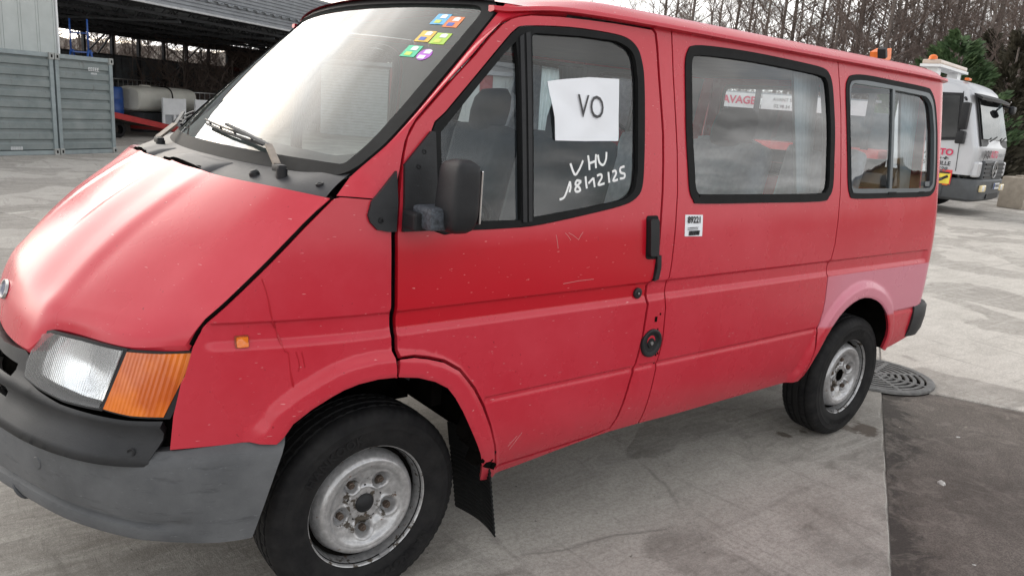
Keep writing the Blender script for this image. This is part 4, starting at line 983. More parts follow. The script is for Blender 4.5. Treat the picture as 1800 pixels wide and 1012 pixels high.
# wheels
def wheelmats():
    b = MB('steel_wheel_paint'); s_ = b.node('ShaderNodeSeparateXYZ', {0: b.tc.outputs['Object']})
    rr_ = b.node('ShaderNodeVectorMath', {0: b.map((1, 0, 1))}, operation='LENGTH').outputs['Value']
    n = b.noise(22, 6, .65); n2 = b.noise(60, 4, .6)
    col = b.mix(b.ramp(n2, [(.4, 0), (.7, 1)]), (.36,.36,.365), (.50,.50,.505))
    near = b.node('ShaderNodeMapRange', {0: rr_, 1: .14, 2: .08, 3: -.20, 4: .045}).outputs[0]
    edge = b.node('ShaderNodeMapRange', {0: rr_, 1: .163, 2: .178, 3: 0, 4: .22}).outputs[0]  # groove darkened in the colour: its shade along with dirt
    k = b.ramp(b.math('ADD', b.math('ADD', n, near), edge), [(.57, 0), (.63, 1)])
    col = b.mix(k, col, (.085,.072,.058)); col = b.mix(b.ramp(b.noise(35, 5, .7), [(.64, 0), (.70, 1)]), col, (.16,.075,.03))
    b.set(color=col, rough=b.mix(k, (.35,)*3, (.75,)*3), metal=.55); b.bump(n, .25, .003); return b.m
WHL = wheelmats()
b = MB('tyre_rubber'); n = b.noise(14, 6, .7); b.set(color=b.ramp(n, [(.35, (.007,.007,.008)), (.75, (.022,.0215,.0215))]), rough=.7, spec=.2); b.bump(b.noise(120, 3), .15, .002); TYRE = b.m
def wheel(cap):
    """local frame: axle along Y, outer face towards -Y, flange plane at y=0"""
    w_ = empty('wheel', (0,0,0), 0)
    fr = (Vector((0,.08,0)), Vector((1,0,0)), Vector((0,0,1)), Vector((0,-1,0)))
    prof = [(.196,.066),(.206,.084),(.222,.092),(.245,.0965),(.262,.0975),(.264,.0985),(.284,.0965),(.287,.0972),(.303,.0895),(.312,.085),(.3195,.078),(.3245,.066),(.3255,.056),(.3185,.054),(.3185,.047),(.3265,.045),(.3275,.024),(.3200,.022),(.3200,.014),(.3278,.012)]
    prof = prof+[(r_, -h) for r_, h in prof[::-1]]
    n = len(prof)
    def mod(i, j, r_, h):
        m_ = i if i < n/2 else n-1-i
        if m_ in (8, 9, 10, 11, 12) and j % 3 == 0: r_ -= .0035 if m_ in (9, 10) else .0015
        if m_ in (15, 16) and j % 4 == 2: r_ -= .0035
        return r_, h
    g = G(); g.lathe(prof, 216, fr, mod=mod); ty = autosmooth(g.build('tyre', TYRE, w_, local=True), 28)
    V, F = fmesh('HANKOOK', .040, bold=.001, space=1.15)
    def wrp(a, b, th): r_ = .247+b; t = th-a/.255; return (r_*math.cos(t), .08-.0985-(.0012 if abs(b) < .03 else 0), r_*math.sin(t))
    for th in (2.5, 5.6):
        mesh('tyre_lettering', [wrp(a, b_, th) for a, b_ in V], F, TYRE, ty, local=True)
    V = []; F = []; rs = np.concatenate([np.linspace(.030, .12, 28), np.linspace(.1225, .180, 24), [.1815,.184,.1865,.189,.1905,.192,.1935,.196,.1985,.200,.2025,.205,.207,.2085,.2085,.205]]); na = 120
    dep = pchip([.0,.030,.056,.060,.072,.098,.108,.120,.134,.150,.162,.172,.178,.182,.187,.191,.1935,.197,.1998,.203,.2075,.21],[-.030,-.030,-.030,-.036,-.040,-.040,-.036,-.026,-.010,-.004,-.012,-.036,-.056,-.062,-.064,-.060,-.042,-.016,-.005,0,.001,-.003])
    for i, r_ in enumerate(rs):
        for j in range(na):
            t = 2*math.pi*j/na; h = float(dep(r_)) if i < len(rs)-2 else (-.010 if i == len(rs)-1 else -.003)
            if .05 < r_ < .14:
                ph = (t*5/(2*math.pi)) % 1; ph = min(ph, 1-ph)*2*math.pi/5          # angle to nearest stud
                dl = math.hypot(r_*math.cos(ph)-.087, r_*math.sin(ph))
                star = math.exp(-((r_-.100)/.026)**2)*(1-math.exp(-(dl/.034)**4)); h += .017*star
                h += .010*math.exp(-((dl-.031)/.006)**2)*.8 - .014*math.exp(-(dl/.022)**4)
            V.append((r_*math.cos(t), -h, r_*math.sin(t)))
    for i in range(len(rs)-1):
        for j in range(na): F.append((i*na+j, i*na+(j+1)%na, (i+1)*na+(j+1)%na, (i+1)*na+j))
    rim = mesh('rim', V, F, WHL, w_, True, local=True)
    g = G(); g.lathe([(.1995,.160),(.19,.15),(.175,.10),(.175,.055),(.188,.045)], 48, (Vector(), Vector((1,0,0)), Vector((0,0,1)), Vector((0,1,0)))); autosmooth(g.build('rim_barrel', DARK, rim, local=True))
    g = G(); g.lathe([(.0001,.06),(.19,.06)], 32, (Vector(), Vector((1,0,0)), Vector((0,0,1)), Vector((0,1,0)))); g.build('brake_drum', DARK, w_, local=True)
    for k in range(5):
        t = 2*math.pi*k/5; c = Vector((.087*math.cos(t), .040, .087*math.sin(t)))
        g = G(); g.lathe([(.0001,.020),(.007,.020),(.0075,.016),(.0115,.015),(.0125,.0)], 6, (c, Vector((math.cos(t),0,math.sin(t))), Vector((-math.sin(t),0,math.cos(t))), Vector((0,-1,0)))); g.build('wheel_nut', plain('rusty_nut', (.10,.075,.06), .6, .5, .4, 60) if k == 0 else MATS['rusty_nut'], w_, local=True)
    for k in range(5):
        t = 2*math.pi*(k+.5)/5; c = Vector((.060*math.cos(t), .034, .060*math.sin(t))); g = G(); g.lathe([(.0001,.0015),(.0035,.0015),(.0035,0)], 8, (c, Vector((1,0,0)), Vector((0,0,1)), Vector((0,-1,0)))); g.build('rim_hole', DARK, w_, local=True)
    g = G()
    if cap: g.lathe([(.0001,.016),(.014,.015),(.026,.010),(.032,.003),(.033,-.01)], 24, (Vector((0,.030,0)), Vector((1,0,0)), Vector((0,0,1)), Vector((0,-1,0))))
    else: g.lathe([(.0001,-.03),(.022,-.03),(.028,-.01),(.030,.002),(.033,.002)], 24, (Vector((0,.030,0)), Vector((1,0,0)), Vector((0,0,1)), Vector((0,-1,0))))
    autosmooth(g.build('hub_cap' if cap else 'hub_bore', BLACKP if cap else DARK, w_, local=True))
    g = G(); g.box((.19*math.cos(-.9), -.004, .19*math.sin(-.9)), (.035,.010,.012), (Vector((-math.sin(-.9),0,math.cos(-.9))), Vector((0,1,0)), Vector((math.cos(-.9),0,math.sin(-.9)))), bev=.002); g.build('balance_weight', plain('lead_grey', (.30,.30,.31), .5, .5), w_, local=True)
    return w_
wf = wheel(True); wr = wheel(False)
def place(o, x, y, rz, rx):
    o.parent = van; o.matrix_parent_inverse = Matrix.Translation((-1.4, 0, 0)); o.location = (x, y, .3255); o.rotation_euler = (0, rx, rz)
wf2 = copy_tree(wf); wr2 = copy_tree(wr)
place(wf, 0, -.857, .02, .35); place(wr, 2.757, -.915, 0, .9); place(wf2, 0, .857, math.pi+.02, .1); place(wr2, 2.757, .915, math.pi, .6)
# wheel wells, underbody, mud flaps
for sd in (-1, 1):
    for (c0, c1, lip, nm) in ((0.02, .40, FLIP, 'wheel_arch_liner'), (2.67, .40, RLIP, 'wheel_arch_liner')):
        pl = offs(lip, .012); V = []; F = []
        if c0 < 1: pl = pl[:13]
        for (x, z) in pl:
            y0 = float(S(x, z))-.012
            for y in (y0, y0-.05, .62, .50): V.append((x, sd*y, z+(.02 if y < .7 else 0)))
        for i in range(len(pl)-1):
            for k in range(3): F.append((i*4+k, i*4+k+1, (i+1)*4+k+1, (i+1)*4+k))
        mesh(nm, V, F, DARK, van, True)
        g = G(); g.box((c0-.02 if c0 < 1 else c0, sd*.50, .67), (.66 if c0 < 1 else .74,.02,.32)); g.build('inner_wing', DARK, van)
g = G(); g.box((1.42,0,.50), (2.0,1.76,.10)); g.box((2.9,0,.60), (1.1,1.02,.14)); g.box((3.25,0,.56), (.4,1.6,.12)); g.box((-.15,0,.66), (1.0,.98,.24)); g.build('floor_pan', DARK, van)
g = G(); g.tube([(2.757,-.80,.325),(2.757,.80,.325)], .05, 12); g.tube([(2.757,-.12,.325),(2.757,.12,.325)], .13, 14); g.tube([(0,-.78,.325),(0,.78,.34)], .035, 10); g.build('axles', DARK, van, True)
g = G(); g.tube([(1.0,.28,.35),(2.2,.30,.34),(2.6,.42,.36),(3.4,.45,.36)], .028, 10); g.box((1.7,.25,.36), (.55,.22,.14), bev=.04); g.build('exhaust', STEEL, van, True)
for sd in (-1, 1):
    V = []; F = []; nx, nz = 9, 40
    for i in range(nz):
        t = i/(nz-1); z = .47-t*.345
        for j in range(nx):
            u = j/(nx-1); w0 = .20+.06*t; y = .69+.01*t+u*(.245 if t < .3 else .245)
            zz_ = z
            V.append((.395+.05*t+.02*math.sin(u*3)+(.0035 if i % 2 else 0)*(t > .25), sd*y, zz_))
    for i in range(nz-1):
        for j in range(nx-1): F.append((i*nx+j, i*nx+j+1, (i+1)*nx+j+1, (i+1)*nx+j))
    mf = mesh('mud_flap', V, F, RUBBER, van); md = mf.modifiers.new('s', 'SOLIDIFY'); md.thickness = .006
g = G(); random.seed(5)
for k in range(26):
    t = k/25; g.box((.345+.06*t+random.uniform(-.02,.02), -.86-random.uniform(0,.07), .56-.16*t), (random.uniform(.01,.035), .05, random.uniform(.02,.06)), (Vector((.9,0,-.4)).normalized(), Vector((0,1,0)), Vector((.4,0,.9)).normalized()))
g.build('corroded_arch_edge', DARK, van)

# cab and seats
g = G(); g.box((1.93,0,.60), (2.95,1.24,.06)); g.box((.30,0,.74), (.04,1.5,.34)); g.build('cabin_floor', DARK, van)
V = []; F = []; prof = [(-.10,1.345),(.02,1.365),(.22,1.35),(.30,1.30),(.32,1.18),(.24,1.05),(.16,.70)]
for i in range(13):
    y = -.80+1.6*i/12
    for x, z in prof: V.append((x+(.04*math.exp(-((y+.42)/.15)**2) if z > 1.2 else 0), y, z+(.035*math.exp(-((y+.42)/.2)**2) if .1 < x < .31 and z > 1.25 else 0)))
for i in range(12):
    for k in range(6): F.append((i*7+k, (i+1)*7+k, (i+1)*7+k+1, i*7+k+1))
dsh = autosmooth(mesh('dashboard', V, F, INTER, van), 40)
sw = empty('steering_wheel', (.50,-.42,1.30), 0, parent=van)
ax = Vector((.62,0,.78)); e1 = Vector((0,1,0)); e2 = ax.cross(e1)
c = Vector((.50,-.42,1.28))
g = G(); g.tube([c+(e1*math.cos(a)+e2*math.sin(a))*.195 for a in np.linspace(0, 2*math.pi, 33)], .015, 8, False); autosmooth(g.build('steering_rim', INTER, sw))
g = G(); g.lathe([(.0001,.02),(.05,.02),(.07,.0)], 16, (c, e1, e2, ax))
for a in (0.2, math.pi-.2, -math.pi/2): g.bar(c, c+(e1*math.cos(a)+e2*math.sin(a))*.19, .03, .012)
g.build('steering_spokes', INTER, sw)
g = G(); g.tube([c, c-ax*.28], .035, 10); g.build('steering_column', INTER, sw)
def seat(x, y, wd, m_, hw=.13, hh=.185, hz=1.56, nh=1, light=None):
    s_ = empty('seat', (x, y, .63), 0, parent=van)
    bx = Vector((.24,0,.97)).normalized(); up = Vector((-.97,0,.24)).normalized()
    g = G(); g.box((x-.25, y, .93), (.50, wd, .16), bev=.05); autosmooth(g.build('seat_cushion', m_, s_), 60)
    g = G(); g.box((x+.02, y, 1.20), (.60, wd, .13), (bx, Vector((0,1,0)), up), bev=.05); autosmooth(g.build('seat_back', light or m_, s_), 60)
    g = G(); g.box((x-.22, y, .74), (.40, wd*.8, .26)); g.build('seat_base', INTER, s_)
    for k in range(nh):
        yy = y+(k-(nh-1)/2)*wd/nh
        g = G(); V = []
        g.lathe([(.0001,-.10),(.09,-.098),(.122,-.07),(.130,0),(.120,.06),(.085,.095),(.0001,.10)], 18, (Vector((x+.09, yy, hz)), Vector((.50,0,.1)), Vector((0,1,0)), Vector((.2,0,.98)))); hr_ = autosmooth(g.build('headrest', m_, s_), 60)
seat(.98, -.45, .50, SEATM); seat(1.0, .14, .42, SEATM); seat(1.02, .56, .40, SEATM)
seat(2.12, -.40, .46, SEATM, light=SEATL); seat(2.14, .12, .46, SEATM, light=SEATL); seat(2.98, -.42, .46, SEATM, light=SEATL); seat(2.98, .25, .46, SEATM, light=SEATL)
for sd in (-1, 1):          # pale curtains tied at the rear windows
    for x0 in (2.30, 3.30) if sd < 0 else (2.25, 3.2):
        V = []; F = []; n = 25
        for i in range(n):
            for k in range(9):
                t = k/8; ww = .20*(1-.75*math.sin(t*math.pi)**.7*.8) if False else .22-.12*t
                xx = x0-ww*(i/(n-1)); V.append((xx+.10*t*0, sd*(.80-.04*(1-t)+.012*math.sin(i*1.6)), 1.84-.55*t))
        for i in range(n-1):
            for k in range(8): F.append((i*9+k, (i+1)*9+k, (i+1)*9+k+1, i*9+k+1))
        mesh('curtain', V, F, plain('curtain_cloth', (.38,.46,.50), .9) if 'curtain_cloth' not in MATS else MATS['curtain_cloth'], van, True)

# sheet of paper taped in the door window
def psh(off): return lambda a, b: np.stack([a, -(S(a, b)-.010+off+.004*np.sin(a*14+b*9)+.0022*np.sin(a*37+1.3*np.sin(b*31))+.0016*np.abs(np.sin(b*23+a*11))), b], 1)
paper = patch('paper_sheet', [(.572,1.668),(.64,1.680),(.75,1.695),(.887,1.700),(.883,1.60),(.882,1.494),(.74,1.488),(.600,1.486),(.595,1.56)], [], psh(.008), PAPERM, None, step=.012, depth=.001)
tag(paper, 'white paper sheet lettered VO taped inside the van door window', 'paper sheet')
fp_ = psh(.0120)
V, F = fmesh('VO', .105); mesh('lettering', [tuple(fp_(np.array([.755+a*.80]), np.array([1.597+b_+.0*a]))[0]) for a, b_ in V], F, plain('pen_grey', (.06,.06,.065), .7), paper)
# hand written marks on the door glass
def hand(strokes, name):
    g = G()
    for st in strokes:
        pts = []
        for u, v in curve2(st, 5):
            u0 = 600+u/2.993; v0 = v/2.993; d = (_f*CAMF+_r*(u0-900)+_d*(v0-506)); c = Vector(CAMC); y = -.9
            for _ in range(10):
                t = (y-c.y)/d.y; q = c+d*t; y = -(float(S(q.x, q.z))-.009)
            pts.append(q)
        # flat marker ribbon
        V = []; n = len(pts)
        for i, p in enumerate(pts):
            t = (pts[min(i+1, n-1)]-pts[max(0, i-1)]).normalized(); s_ = t.cross(Vector((0,-1,0))).normalized()*.0042
            V += [p+s_, p-s_]
        g.add(V, [(2*i, 2*i+1, 2*i+3, 2*i+2) for i in range(n-1)])
    return g.build(name, CHALK, ldoor)
hand([[(1205,860),(1228,918),(1250,895),(1272,845)], [(1298,818),(1303,855),(1306,895)], [(1340,812),(1338,850),(1340,885)], [(1303,860),(1338,848)], [(1350,815),(1358,855),(1378,868),(1392,840),(1395,800)]], 'window_writing')
hand([[(1148,1050),(1170,1040),(1185,1010),(1203,955)], [(1203,955),(1206,985),(1200,1012)], [(1262,955),(1240,950),(1232,970),(1250,985),(1256,1003),(1236,1008),(1232,990),(1262,955)], [(1285,928),(1288,965),(1292,992)], [(1300,965),(1318,945),(1326,938)], [(1326,935),(1330,962),(1333,985)], [(1345,925),(1365,918),(1370,935),(1352,972),(1385,965)], [(1405,905),(1408,940),(1410,962)], [(1425,905),(1440,898),(1445,915),(1430,950),(1455,945)], [(1490,876),(1468,885),(1470,908),(1490,915),(1488,935),(1465,940)]], 'window_writing')
# ================================================================== LEFT: CONTAINERS AND OPEN SHED
F1 = Vector((.829,.559,0)); F2 = Vector((-.559,.829,0)); W0 = Vector((1.47,16.06,0)); UP = Vector((0,0,1))
def SP(a, b, z): return W0+F1*a+F2*b+UP*z
AX = (F1, F2, UP)
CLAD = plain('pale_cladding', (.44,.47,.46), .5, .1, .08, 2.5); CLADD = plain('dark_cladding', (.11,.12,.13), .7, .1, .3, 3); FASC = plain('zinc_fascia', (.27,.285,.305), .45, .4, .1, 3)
shed = empty('open_shed', tuple(W0), 0, 'large open metal shed with dark interior and pale ribbed fascia', 'shed')
for k in range(14):
    g = G(); g.box(SP(-.20-k*.39, .06, 2.3), (.383,.05,4.6), AX); g.box(SP(-.20-k*.39+.15, .03, 2.3), (.03,.012,4.6), AX); g.build('cladding_panel', CLAD, shed)
g = G(); g.box(SP(.02, .05, 2.3), (.035,.09,4.6), AX); g.build('corner_flashing', WHITEP, shed)
for k in range(12):
    z = 3.34+k*.092; g = G(); g.prism([(0,0),(.022,.012),(.022,.070),(0,.086),(0,.093),(-.02,.093),(-.02,0)], 30, (SP(0,-.02,z), -F2, UP, F1)); g.build('fascia_strip', FASC, shed)
g = G(); g.box(SP(15, -.02, 3.32), (30,.10,.05), AX); g.build('eaves_trim', plain('eaves_grey', (.45,.46,.47), .5, .2), shed)
# roof deck and ceiling
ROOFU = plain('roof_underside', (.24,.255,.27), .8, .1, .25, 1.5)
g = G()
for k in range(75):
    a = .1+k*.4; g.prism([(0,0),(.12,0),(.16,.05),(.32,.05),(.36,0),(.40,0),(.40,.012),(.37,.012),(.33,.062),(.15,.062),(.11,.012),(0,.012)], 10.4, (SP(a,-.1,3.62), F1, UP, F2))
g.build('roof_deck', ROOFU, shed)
for k in range(6):
    b = .6+k*1.85; g = G(); g.bar(SP(0,b,3.18), SP(30,b,3.18), .07, .07); g.bar(SP(0,b,3.56), SP(30,b,3.56), .06, .06)
    for j in range(37): 
        a = j*.8; g.bar(SP(a,b,3.18), SP(a+.4,b,3.56), .03, .03); g.bar(SP(a+.4,b,3.56), SP(a+.8,b,3.18), .03, .03)
    g.build('roof_truss', STEEL, shed)
for k in range(8):
    a = k*4.0+.1; g = G(); g.bar(SP(a,.5,3.46), SP(a,9.9,3.40), .06, .12)
    for j in range(12): g.bar(SP(a,.5+j*.78,3.06), SP(a,.9+j*.78,3.42), .025); g.bar(SP(a,.9+j*.78,3.42), SP(a,1.28+j*.78,3.06), .025)
    g.bar(SP(a,.5,3.06), SP(a,9.9,3.06), .05); g.build('cross_truss', STEEL, shed)
# back wall with an open window band
POST = [7.4,8.64,9.89,11.18,12.49,13.83,15.15,16.53,17.79]
for k in range(45):
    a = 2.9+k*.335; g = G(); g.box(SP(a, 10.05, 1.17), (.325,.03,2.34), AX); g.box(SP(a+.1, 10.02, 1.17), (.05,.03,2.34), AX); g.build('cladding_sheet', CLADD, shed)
TANC = plain('tan_cladding', (.13,.11,.10), .7, 0, .2, 3)
for k in range(36):
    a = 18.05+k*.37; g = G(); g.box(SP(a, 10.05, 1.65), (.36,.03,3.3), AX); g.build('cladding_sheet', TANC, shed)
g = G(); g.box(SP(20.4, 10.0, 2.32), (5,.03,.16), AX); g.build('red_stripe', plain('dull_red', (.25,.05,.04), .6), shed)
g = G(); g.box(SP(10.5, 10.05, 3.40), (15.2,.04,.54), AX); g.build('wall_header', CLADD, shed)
for a in POST:
    g = G(); g.box(SP(a, 9.95, 1.75), (.10,.12,3.5), AX); g.build('post', STEEL, shed)
for z in (2.36, 3.12, 1.4):
    g = G(); g.bar(SP(3,9.93,z), SP(18,9.93,z), .06, .07); g.build('rail', STEEL, shed)
for p, q in (((10.4,2.36),(11.1,3.12)), ((9.9,2.36),(10.8,3.12)), ((13.7,1.5),(15.9,3.12)), ((15.2,2.0),(16.4,.2))):
    g = G(); g.bar(SP(p[0],9.86,p[1]), SP(q[0],9.86,q[1]), .05, .05); g.build('brace', STEEL, shed)
for a in (.05, 22, 30):
    g = G(); g.box(SP(a, .2, 1.65), (.16,.16,3.3), AX); g.build('column', STEEL, shed)
g = G(); g.box(SP(30.1,5,1.8), (.05,10,3.6), AX); g.box(SP(2.6,10.1,1.8), (.05,10,3.6), AX); g.build('end_wall', CLADD, shed)

# containers
def container(P0, P1, dep, h, label, marks):
    P0, P1 = Vector((*P0, 0)), Vector((*P1, 0)); X = (P1-P0); w_ = X.length; X.normalize(); Y = UP.cross(X); A3 = (X, Y, UP)
    c = empty('storage_container', tuple((P0+P1)/2), 0, label, 'container', 'grey storage containers in front of the shed')
    gm = MATS.get('container_grey')
    if not gm:
        b = MB('container_grey'); n = b.noise(3.0, 6, .65); n2 = b.noise(9, 6, .7, b.map((1,1,.3)))
        col = b.mix(b.ramp(n, [(.35, 0), (.7, 1)]), (.15,.178,.18), (.215,.24,.238)); col = b.mix(b.ramp(n2, [(.60, 0), (.72, .6)]), col, (.06,.05,.04)); b.set(color=col, rough=.5, spec=.4); gm = b.m
    B = lambda a, b, z: P0+X*a+Y*b+UP*z
    nr = 9; hh = (h-.16)/nr
    for k in range(nr):
        z = .09+k*hh; g = G(); g.prism([(0,0),(.035,.016),(.035,hh*.62),(0,hh*.80),(0,hh),(-.02,hh),(-.02,0)], w_-.16, (B(.08,.055,z), -Y, UP, X)); g.build('rib_panel', gm, c)
    g = G(); g.box(B(w_/2,dep/2+.04,h/2), (w_-.06,dep-.1,h-.04), A3); g.build('body', gm, c)
    for a in (.04, w_-.04):
        g = G(); g.box(B(a,.03,h/2), (.075,.075,h-.2), A3, bev=.006); g.build('corner_post', plain('post_grey', (.24,.28,.29), .5, .2) if 'post_grey' not in MATS else MATS['post_grey'], c)
        for z in (.06, h-.06):
            g = G(); g.box(B(a,.02,z), (.095,.10,.125), A3, bev=.008); cs = g.build('corner_casting', plain('casting', (.30,.31,.30), .6, .2, .3) if 'casting' not in MATS else MATS['casting'], c)
            g = G(); g.box(B(a,-.033,z), (.03,.004,.055), A3); g.build('casting_hole', DARK, cs)
    for z in (.045, h-.045):
        g = G(); g.box(B(w_/2,.035,z), (w_-.17,.06,.08), A3); g.build('frame_rail', MATS['post_grey'], c)
    for (s_, a, z, sz) in marks:
        text('marking', s_, sz, (B(a,.015,z), X, UP), WHITEP, c)
    return c
container((-1.35,13.40), (1.17,14.60), 1.5, 1.93, 'grey ribbed storage container at the picture edge, left of its twin', [('lllll', 1.62, 1.60, .13), ('88888', 2.0, .13, .09)])
container((1.20,14.63), (2.32,15.28), 1.5, 1.93, 'narrow grey ribbed storage container beside the shed opening', [('EEEEE', .86, 1.68, .10), ('BBBBB', .86, 1.60, .05)])

# blue step ladder behind the container
def tube_obj(name, pts, r_, m_, par): g = G(); g.tube(pts, r_, 8); return g.build(name, m_, par, True)
sl_ = empty('step_ladder', (2.15,17.1,0), 0, 'blue metal step ladder standing behind the storage containers', 'ladder')
lb_ = Vector((2.0,17.0,0))
for s_ in (-.25, .25):
    o_ = lb_+F2*s_
    tube_obj('rail', [o_+F1*.55, o_+F1*.05+UP*2.1], .022, BLUEP, sl_); tube_obj('rail', [o_-F1*.45, o_+UP*2.1], .022, BLUEP, sl_); tube_obj('guard', [o_+UP*2.1, o_+UP*2.75], .018, BLUEP, sl_)
for k in range(6):
    z = .3+k*.35; a = .55-.5*z/2.1; g = G(); g.box(lb_+F1*a+UP*z, (.12,.5,.03), AX); g.build('step', BLUEP, sl_)
tube_obj('guard', [lb_-F2*.25+UP*2.45, lb_+F2*.25+UP*2.45], .016, BLUEP, sl_)

# sloping red flatbed, white ramps, tank
bed = empty('flatbed_trailer', tuple(SP(3.8,3,0)), 0, 'red railed flatbed with grey plank deck sloping down inside the shed mouth', 'trailer')
REDS = plain('red_steel', (.36,.025,.025), .45, .1, .2, 5); PLK = plain('grey_plank', (.24,.23,.22), .8, 0, .3, 9)
def BP_(a, b, z0=.0): return SP(a, b, .62-.165*(a-3.4)+z0)
e = (F1-UP*.165).normalized(); f_ = F2; en = e.cross(f_)
for k in range(9):
    g = G(); g.box(BP_(4.0,2.05+k*.235), (3.6,.225,.05), (e, f_, en)); g.build('deck_plank', PLK, bed)
for b in (1.9, 4.12):
    g = G(); g.box(BP_(4.0,b,-.04), (3.7,.06,.15), (e, f_, en)); g.build('side_rail', REDS, bed)
g = G(); g.box(BP_(5.83,3.0,-.04), (.06,2.15,.13), (e, f_, en)); g.build('end_rail', REDS, bed)
for a, b in ((2.9,2.2), (2.9,3.8), (3.6,3.8), (3.6,2.2)):
    g = G(); c0 = SP(a, b, .22); g.lathe([(.12,.08),(.21,.08),(.222,.06),(.222,-.06),(.21,-.08),(.12,-.08)], 24, (c0, F1, UP, F2)); g.build('wheel', TYRE, bed, True)
g = G(); g.bar(BP_(5.1,1.86,-.05), BP_(5.55,1.86,.38), .03); g.build('support_strut', STEEL, bed)
for k, a0 in enumerate((6.58, 7.95)):
    rp_ = empty('loading_ramp', tuple(SP(a0,3,0)), 0, ('white two panel loading ramp upright at the foot of the flatbed', 'white loading ramp upright beside the windscreen edge')[k], 'ramp')
    for (da, dz, w_, h_) in ((-.43,.54,.09,1.06),(.43,.54,.09,1.06),(0,.30,.09,.58),(0,.05,.95,.10),(0,.82,.95,.48)):
        g = G(); g.box(SP(a0+da,3.0-.02*(abs(da) < .1),dz), (w_,.04,h_), AX); g.build('ramp_bar', WHITEP, rp_)
    g = G(); g.box(SP(a0,3.03,.40), (.86,.01,.70), AX); g.build('ramp_plate', plain('ramp_grey', (.33,.34,.36), .5) if 'ramp_grey' not in MATS else MATS['ramp_grey'], rp_)
tk = empty('water_tank', tuple(SP(7.05,4,.2)), 0, 'cream plastic water tank lying on a dark stand in the shed', 'tank')
TANKM = plain('tank_plastic', (.50,.49,.44), .45, 0, .1, 2)
g = G(); g.box(SP(7.05,4,.30), (2.1,.8,.56), AX); g.build('stand', STEEL, tk)
V = []; F = []; n = 28; st = [(-1.2,.78),(-1.17,.90),(-1.08,.97),(-.7,1.0),(-.02,1.0),(0,.965),(.02,1.0),(.7,1.0),(1.08,.97),(1.17,.90),(1.2,.78)]
tc_ = SP(7.05,4,.98)
for i, (a, s_) in enumerate(st):
    for k in range(n):
        t = 2*math.pi*k/n; c_, q_ = math.cos(t), math.sin(t); V.append(tc_+F1*a+F2*(.48*s_*math.copysign(abs(c_)**.6, c_))+UP*(.38*s_*math.copysign(abs(q_)**.6, q_)))
for i in range(len(st)-1):
    for k in range(n): F.append((i*n+k, i*n+(k+1)%n, (i+1)*n+(k+1)%n, (i+1)*n+k))
F += [tuple(range(n)), tuple(range((len(st)-1)*n, len(st)*n))]
autosmooth(mesh('shell', V, F, TANKM, tk), 40)
g = G(); g.lathe([(.16,-.03),(.16,.03),(.13,.05),(.0001,.05)], 20, (tc_+UP*.37-F1*.55, F1, F2, UP)); autosmooth(g.build('filler_cap', TANKM, tk))
g = G(); g.tube([tc_+F2*(.50*math.copysign(abs(math.cos(t))**.6, math.cos(t)))+UP*(.395*math.copysign(abs(math.sin(t))**.6, math.sin(t)))+F1*.05 for t in np.linspace(0, 6.28, 32)], .02, 6); g.build('strap', DARK, tk)
br = SP(5.45,4.2,0); bl = empty('plastic_barrel', tuple(br), 0, 'blue plastic barrel standing left of the cream tank', 'barrel')
g = G(); g.lathe([(.0001,0),(.26,0),(.28,.03),(.29,.3),(.30,.33),(.29,.36),(.29,.62),(.30,.65),(.29,.68),(.28,.95),(.25,.99),(.0001,.99)], 28, (br+UP*.30, F1, F2, UP)); autosmooth(g.build('drum', BLUEP, bl), 40)
g = G(); g.box(br+UP*.14, (.62,.62,.28), AX); g.build('pallet', PLK, bl)
ld = empty('aluminium_ladder', tuple(SP(12,9.7,1.2)), 0, 'aluminium ladder hung sideways on the dark back wall of the shed', 'ladder')
for z in (1.18, 1.50): tube_obj('rail', [SP(10.6,9.72,z), SP(13.6,9.72,z)], .025, CHROME, ld)
for k in range(13): tube_obj('rung', [SP(10.7+k*.235,9.72,1.18), SP(10.7+k*.235,9.72,1.50)], .016, CHROME, ld)
ra = empty('metal_rack', tuple(SP(9.2,4,0)), 0, 'thin grey metal rail rack right of the tank in the shed', 'rack')
for z in (.1, 1.25): tube_obj('rail', [SP(8.5,4.3,z), SP(11.3,4.3,z)], .02, CHROME, ra)
for k in range(12): tube_obj('bar', [SP(8.5+k*.25,4.3,.1), SP(8.5+k*.25,4.3,1.25)], .014, CHROME, ra)
cv = empty('covered_pallet', tuple(SP(16.4,7,0)), 0, 'grey covered load standing at the back of the shed beside the tan wall', 'covered load')
g = G(); g.box(SP(16.4,7,.10), (1.5,1.1,.16), AX); g.build('pallet', PLK, cv)
g = G(); g.box(SP(16.4,7,.85), (1.4,1.0,1.35), AX, bev=.2); autosmooth(g.build('cover', plain('grey_tarp', (.16,.17,.18), .8), cv), 60)

# ================================================================== BEHIND THE VAN (seen through its windows)
wk = empty('workshop', (12.5,20,0), 0, 'low pale workshop with roller door seen through the van cab windows', 'workshop')
WKC = Vector((15.2,23.2,0)); X = Vector((.80,-.60,0)); Y = UP.cross(X); A3 = (X, Y, UP)
for k in range(22):
    g = G(); g.box(WKC+X*(-1.6+k*.5)+UP*1.35, (.49,.12,2.7), A3); g.build('wall_panel', CLAD if k % 7 else plain('door_red', (.3,.05,.05), .5) if 'door_red' not in MATS else MATS['door_red'], wk)
for k in range(24):
    g = G(); g.box(WKC+X*(-3.2)+UP*(.06+k*.11), (2.6,.05,.10), A3); g.build('shutter_slat', plain('shutter_grey', (.40,.42,.43), .5, .2) if 'shutter_grey' not in MATS else MATS['shutter_grey'], wk)
g = G(); g.box(WKC+X*3+UP*2.78+Y*1.5, (15.5,3.6,.14), A3); g.build('roof', FASC, wk)
wb = empty('wash_station', (17,10,0), 0, 'car wash bay with white sign board seen through the rear side windows', 'car wash')
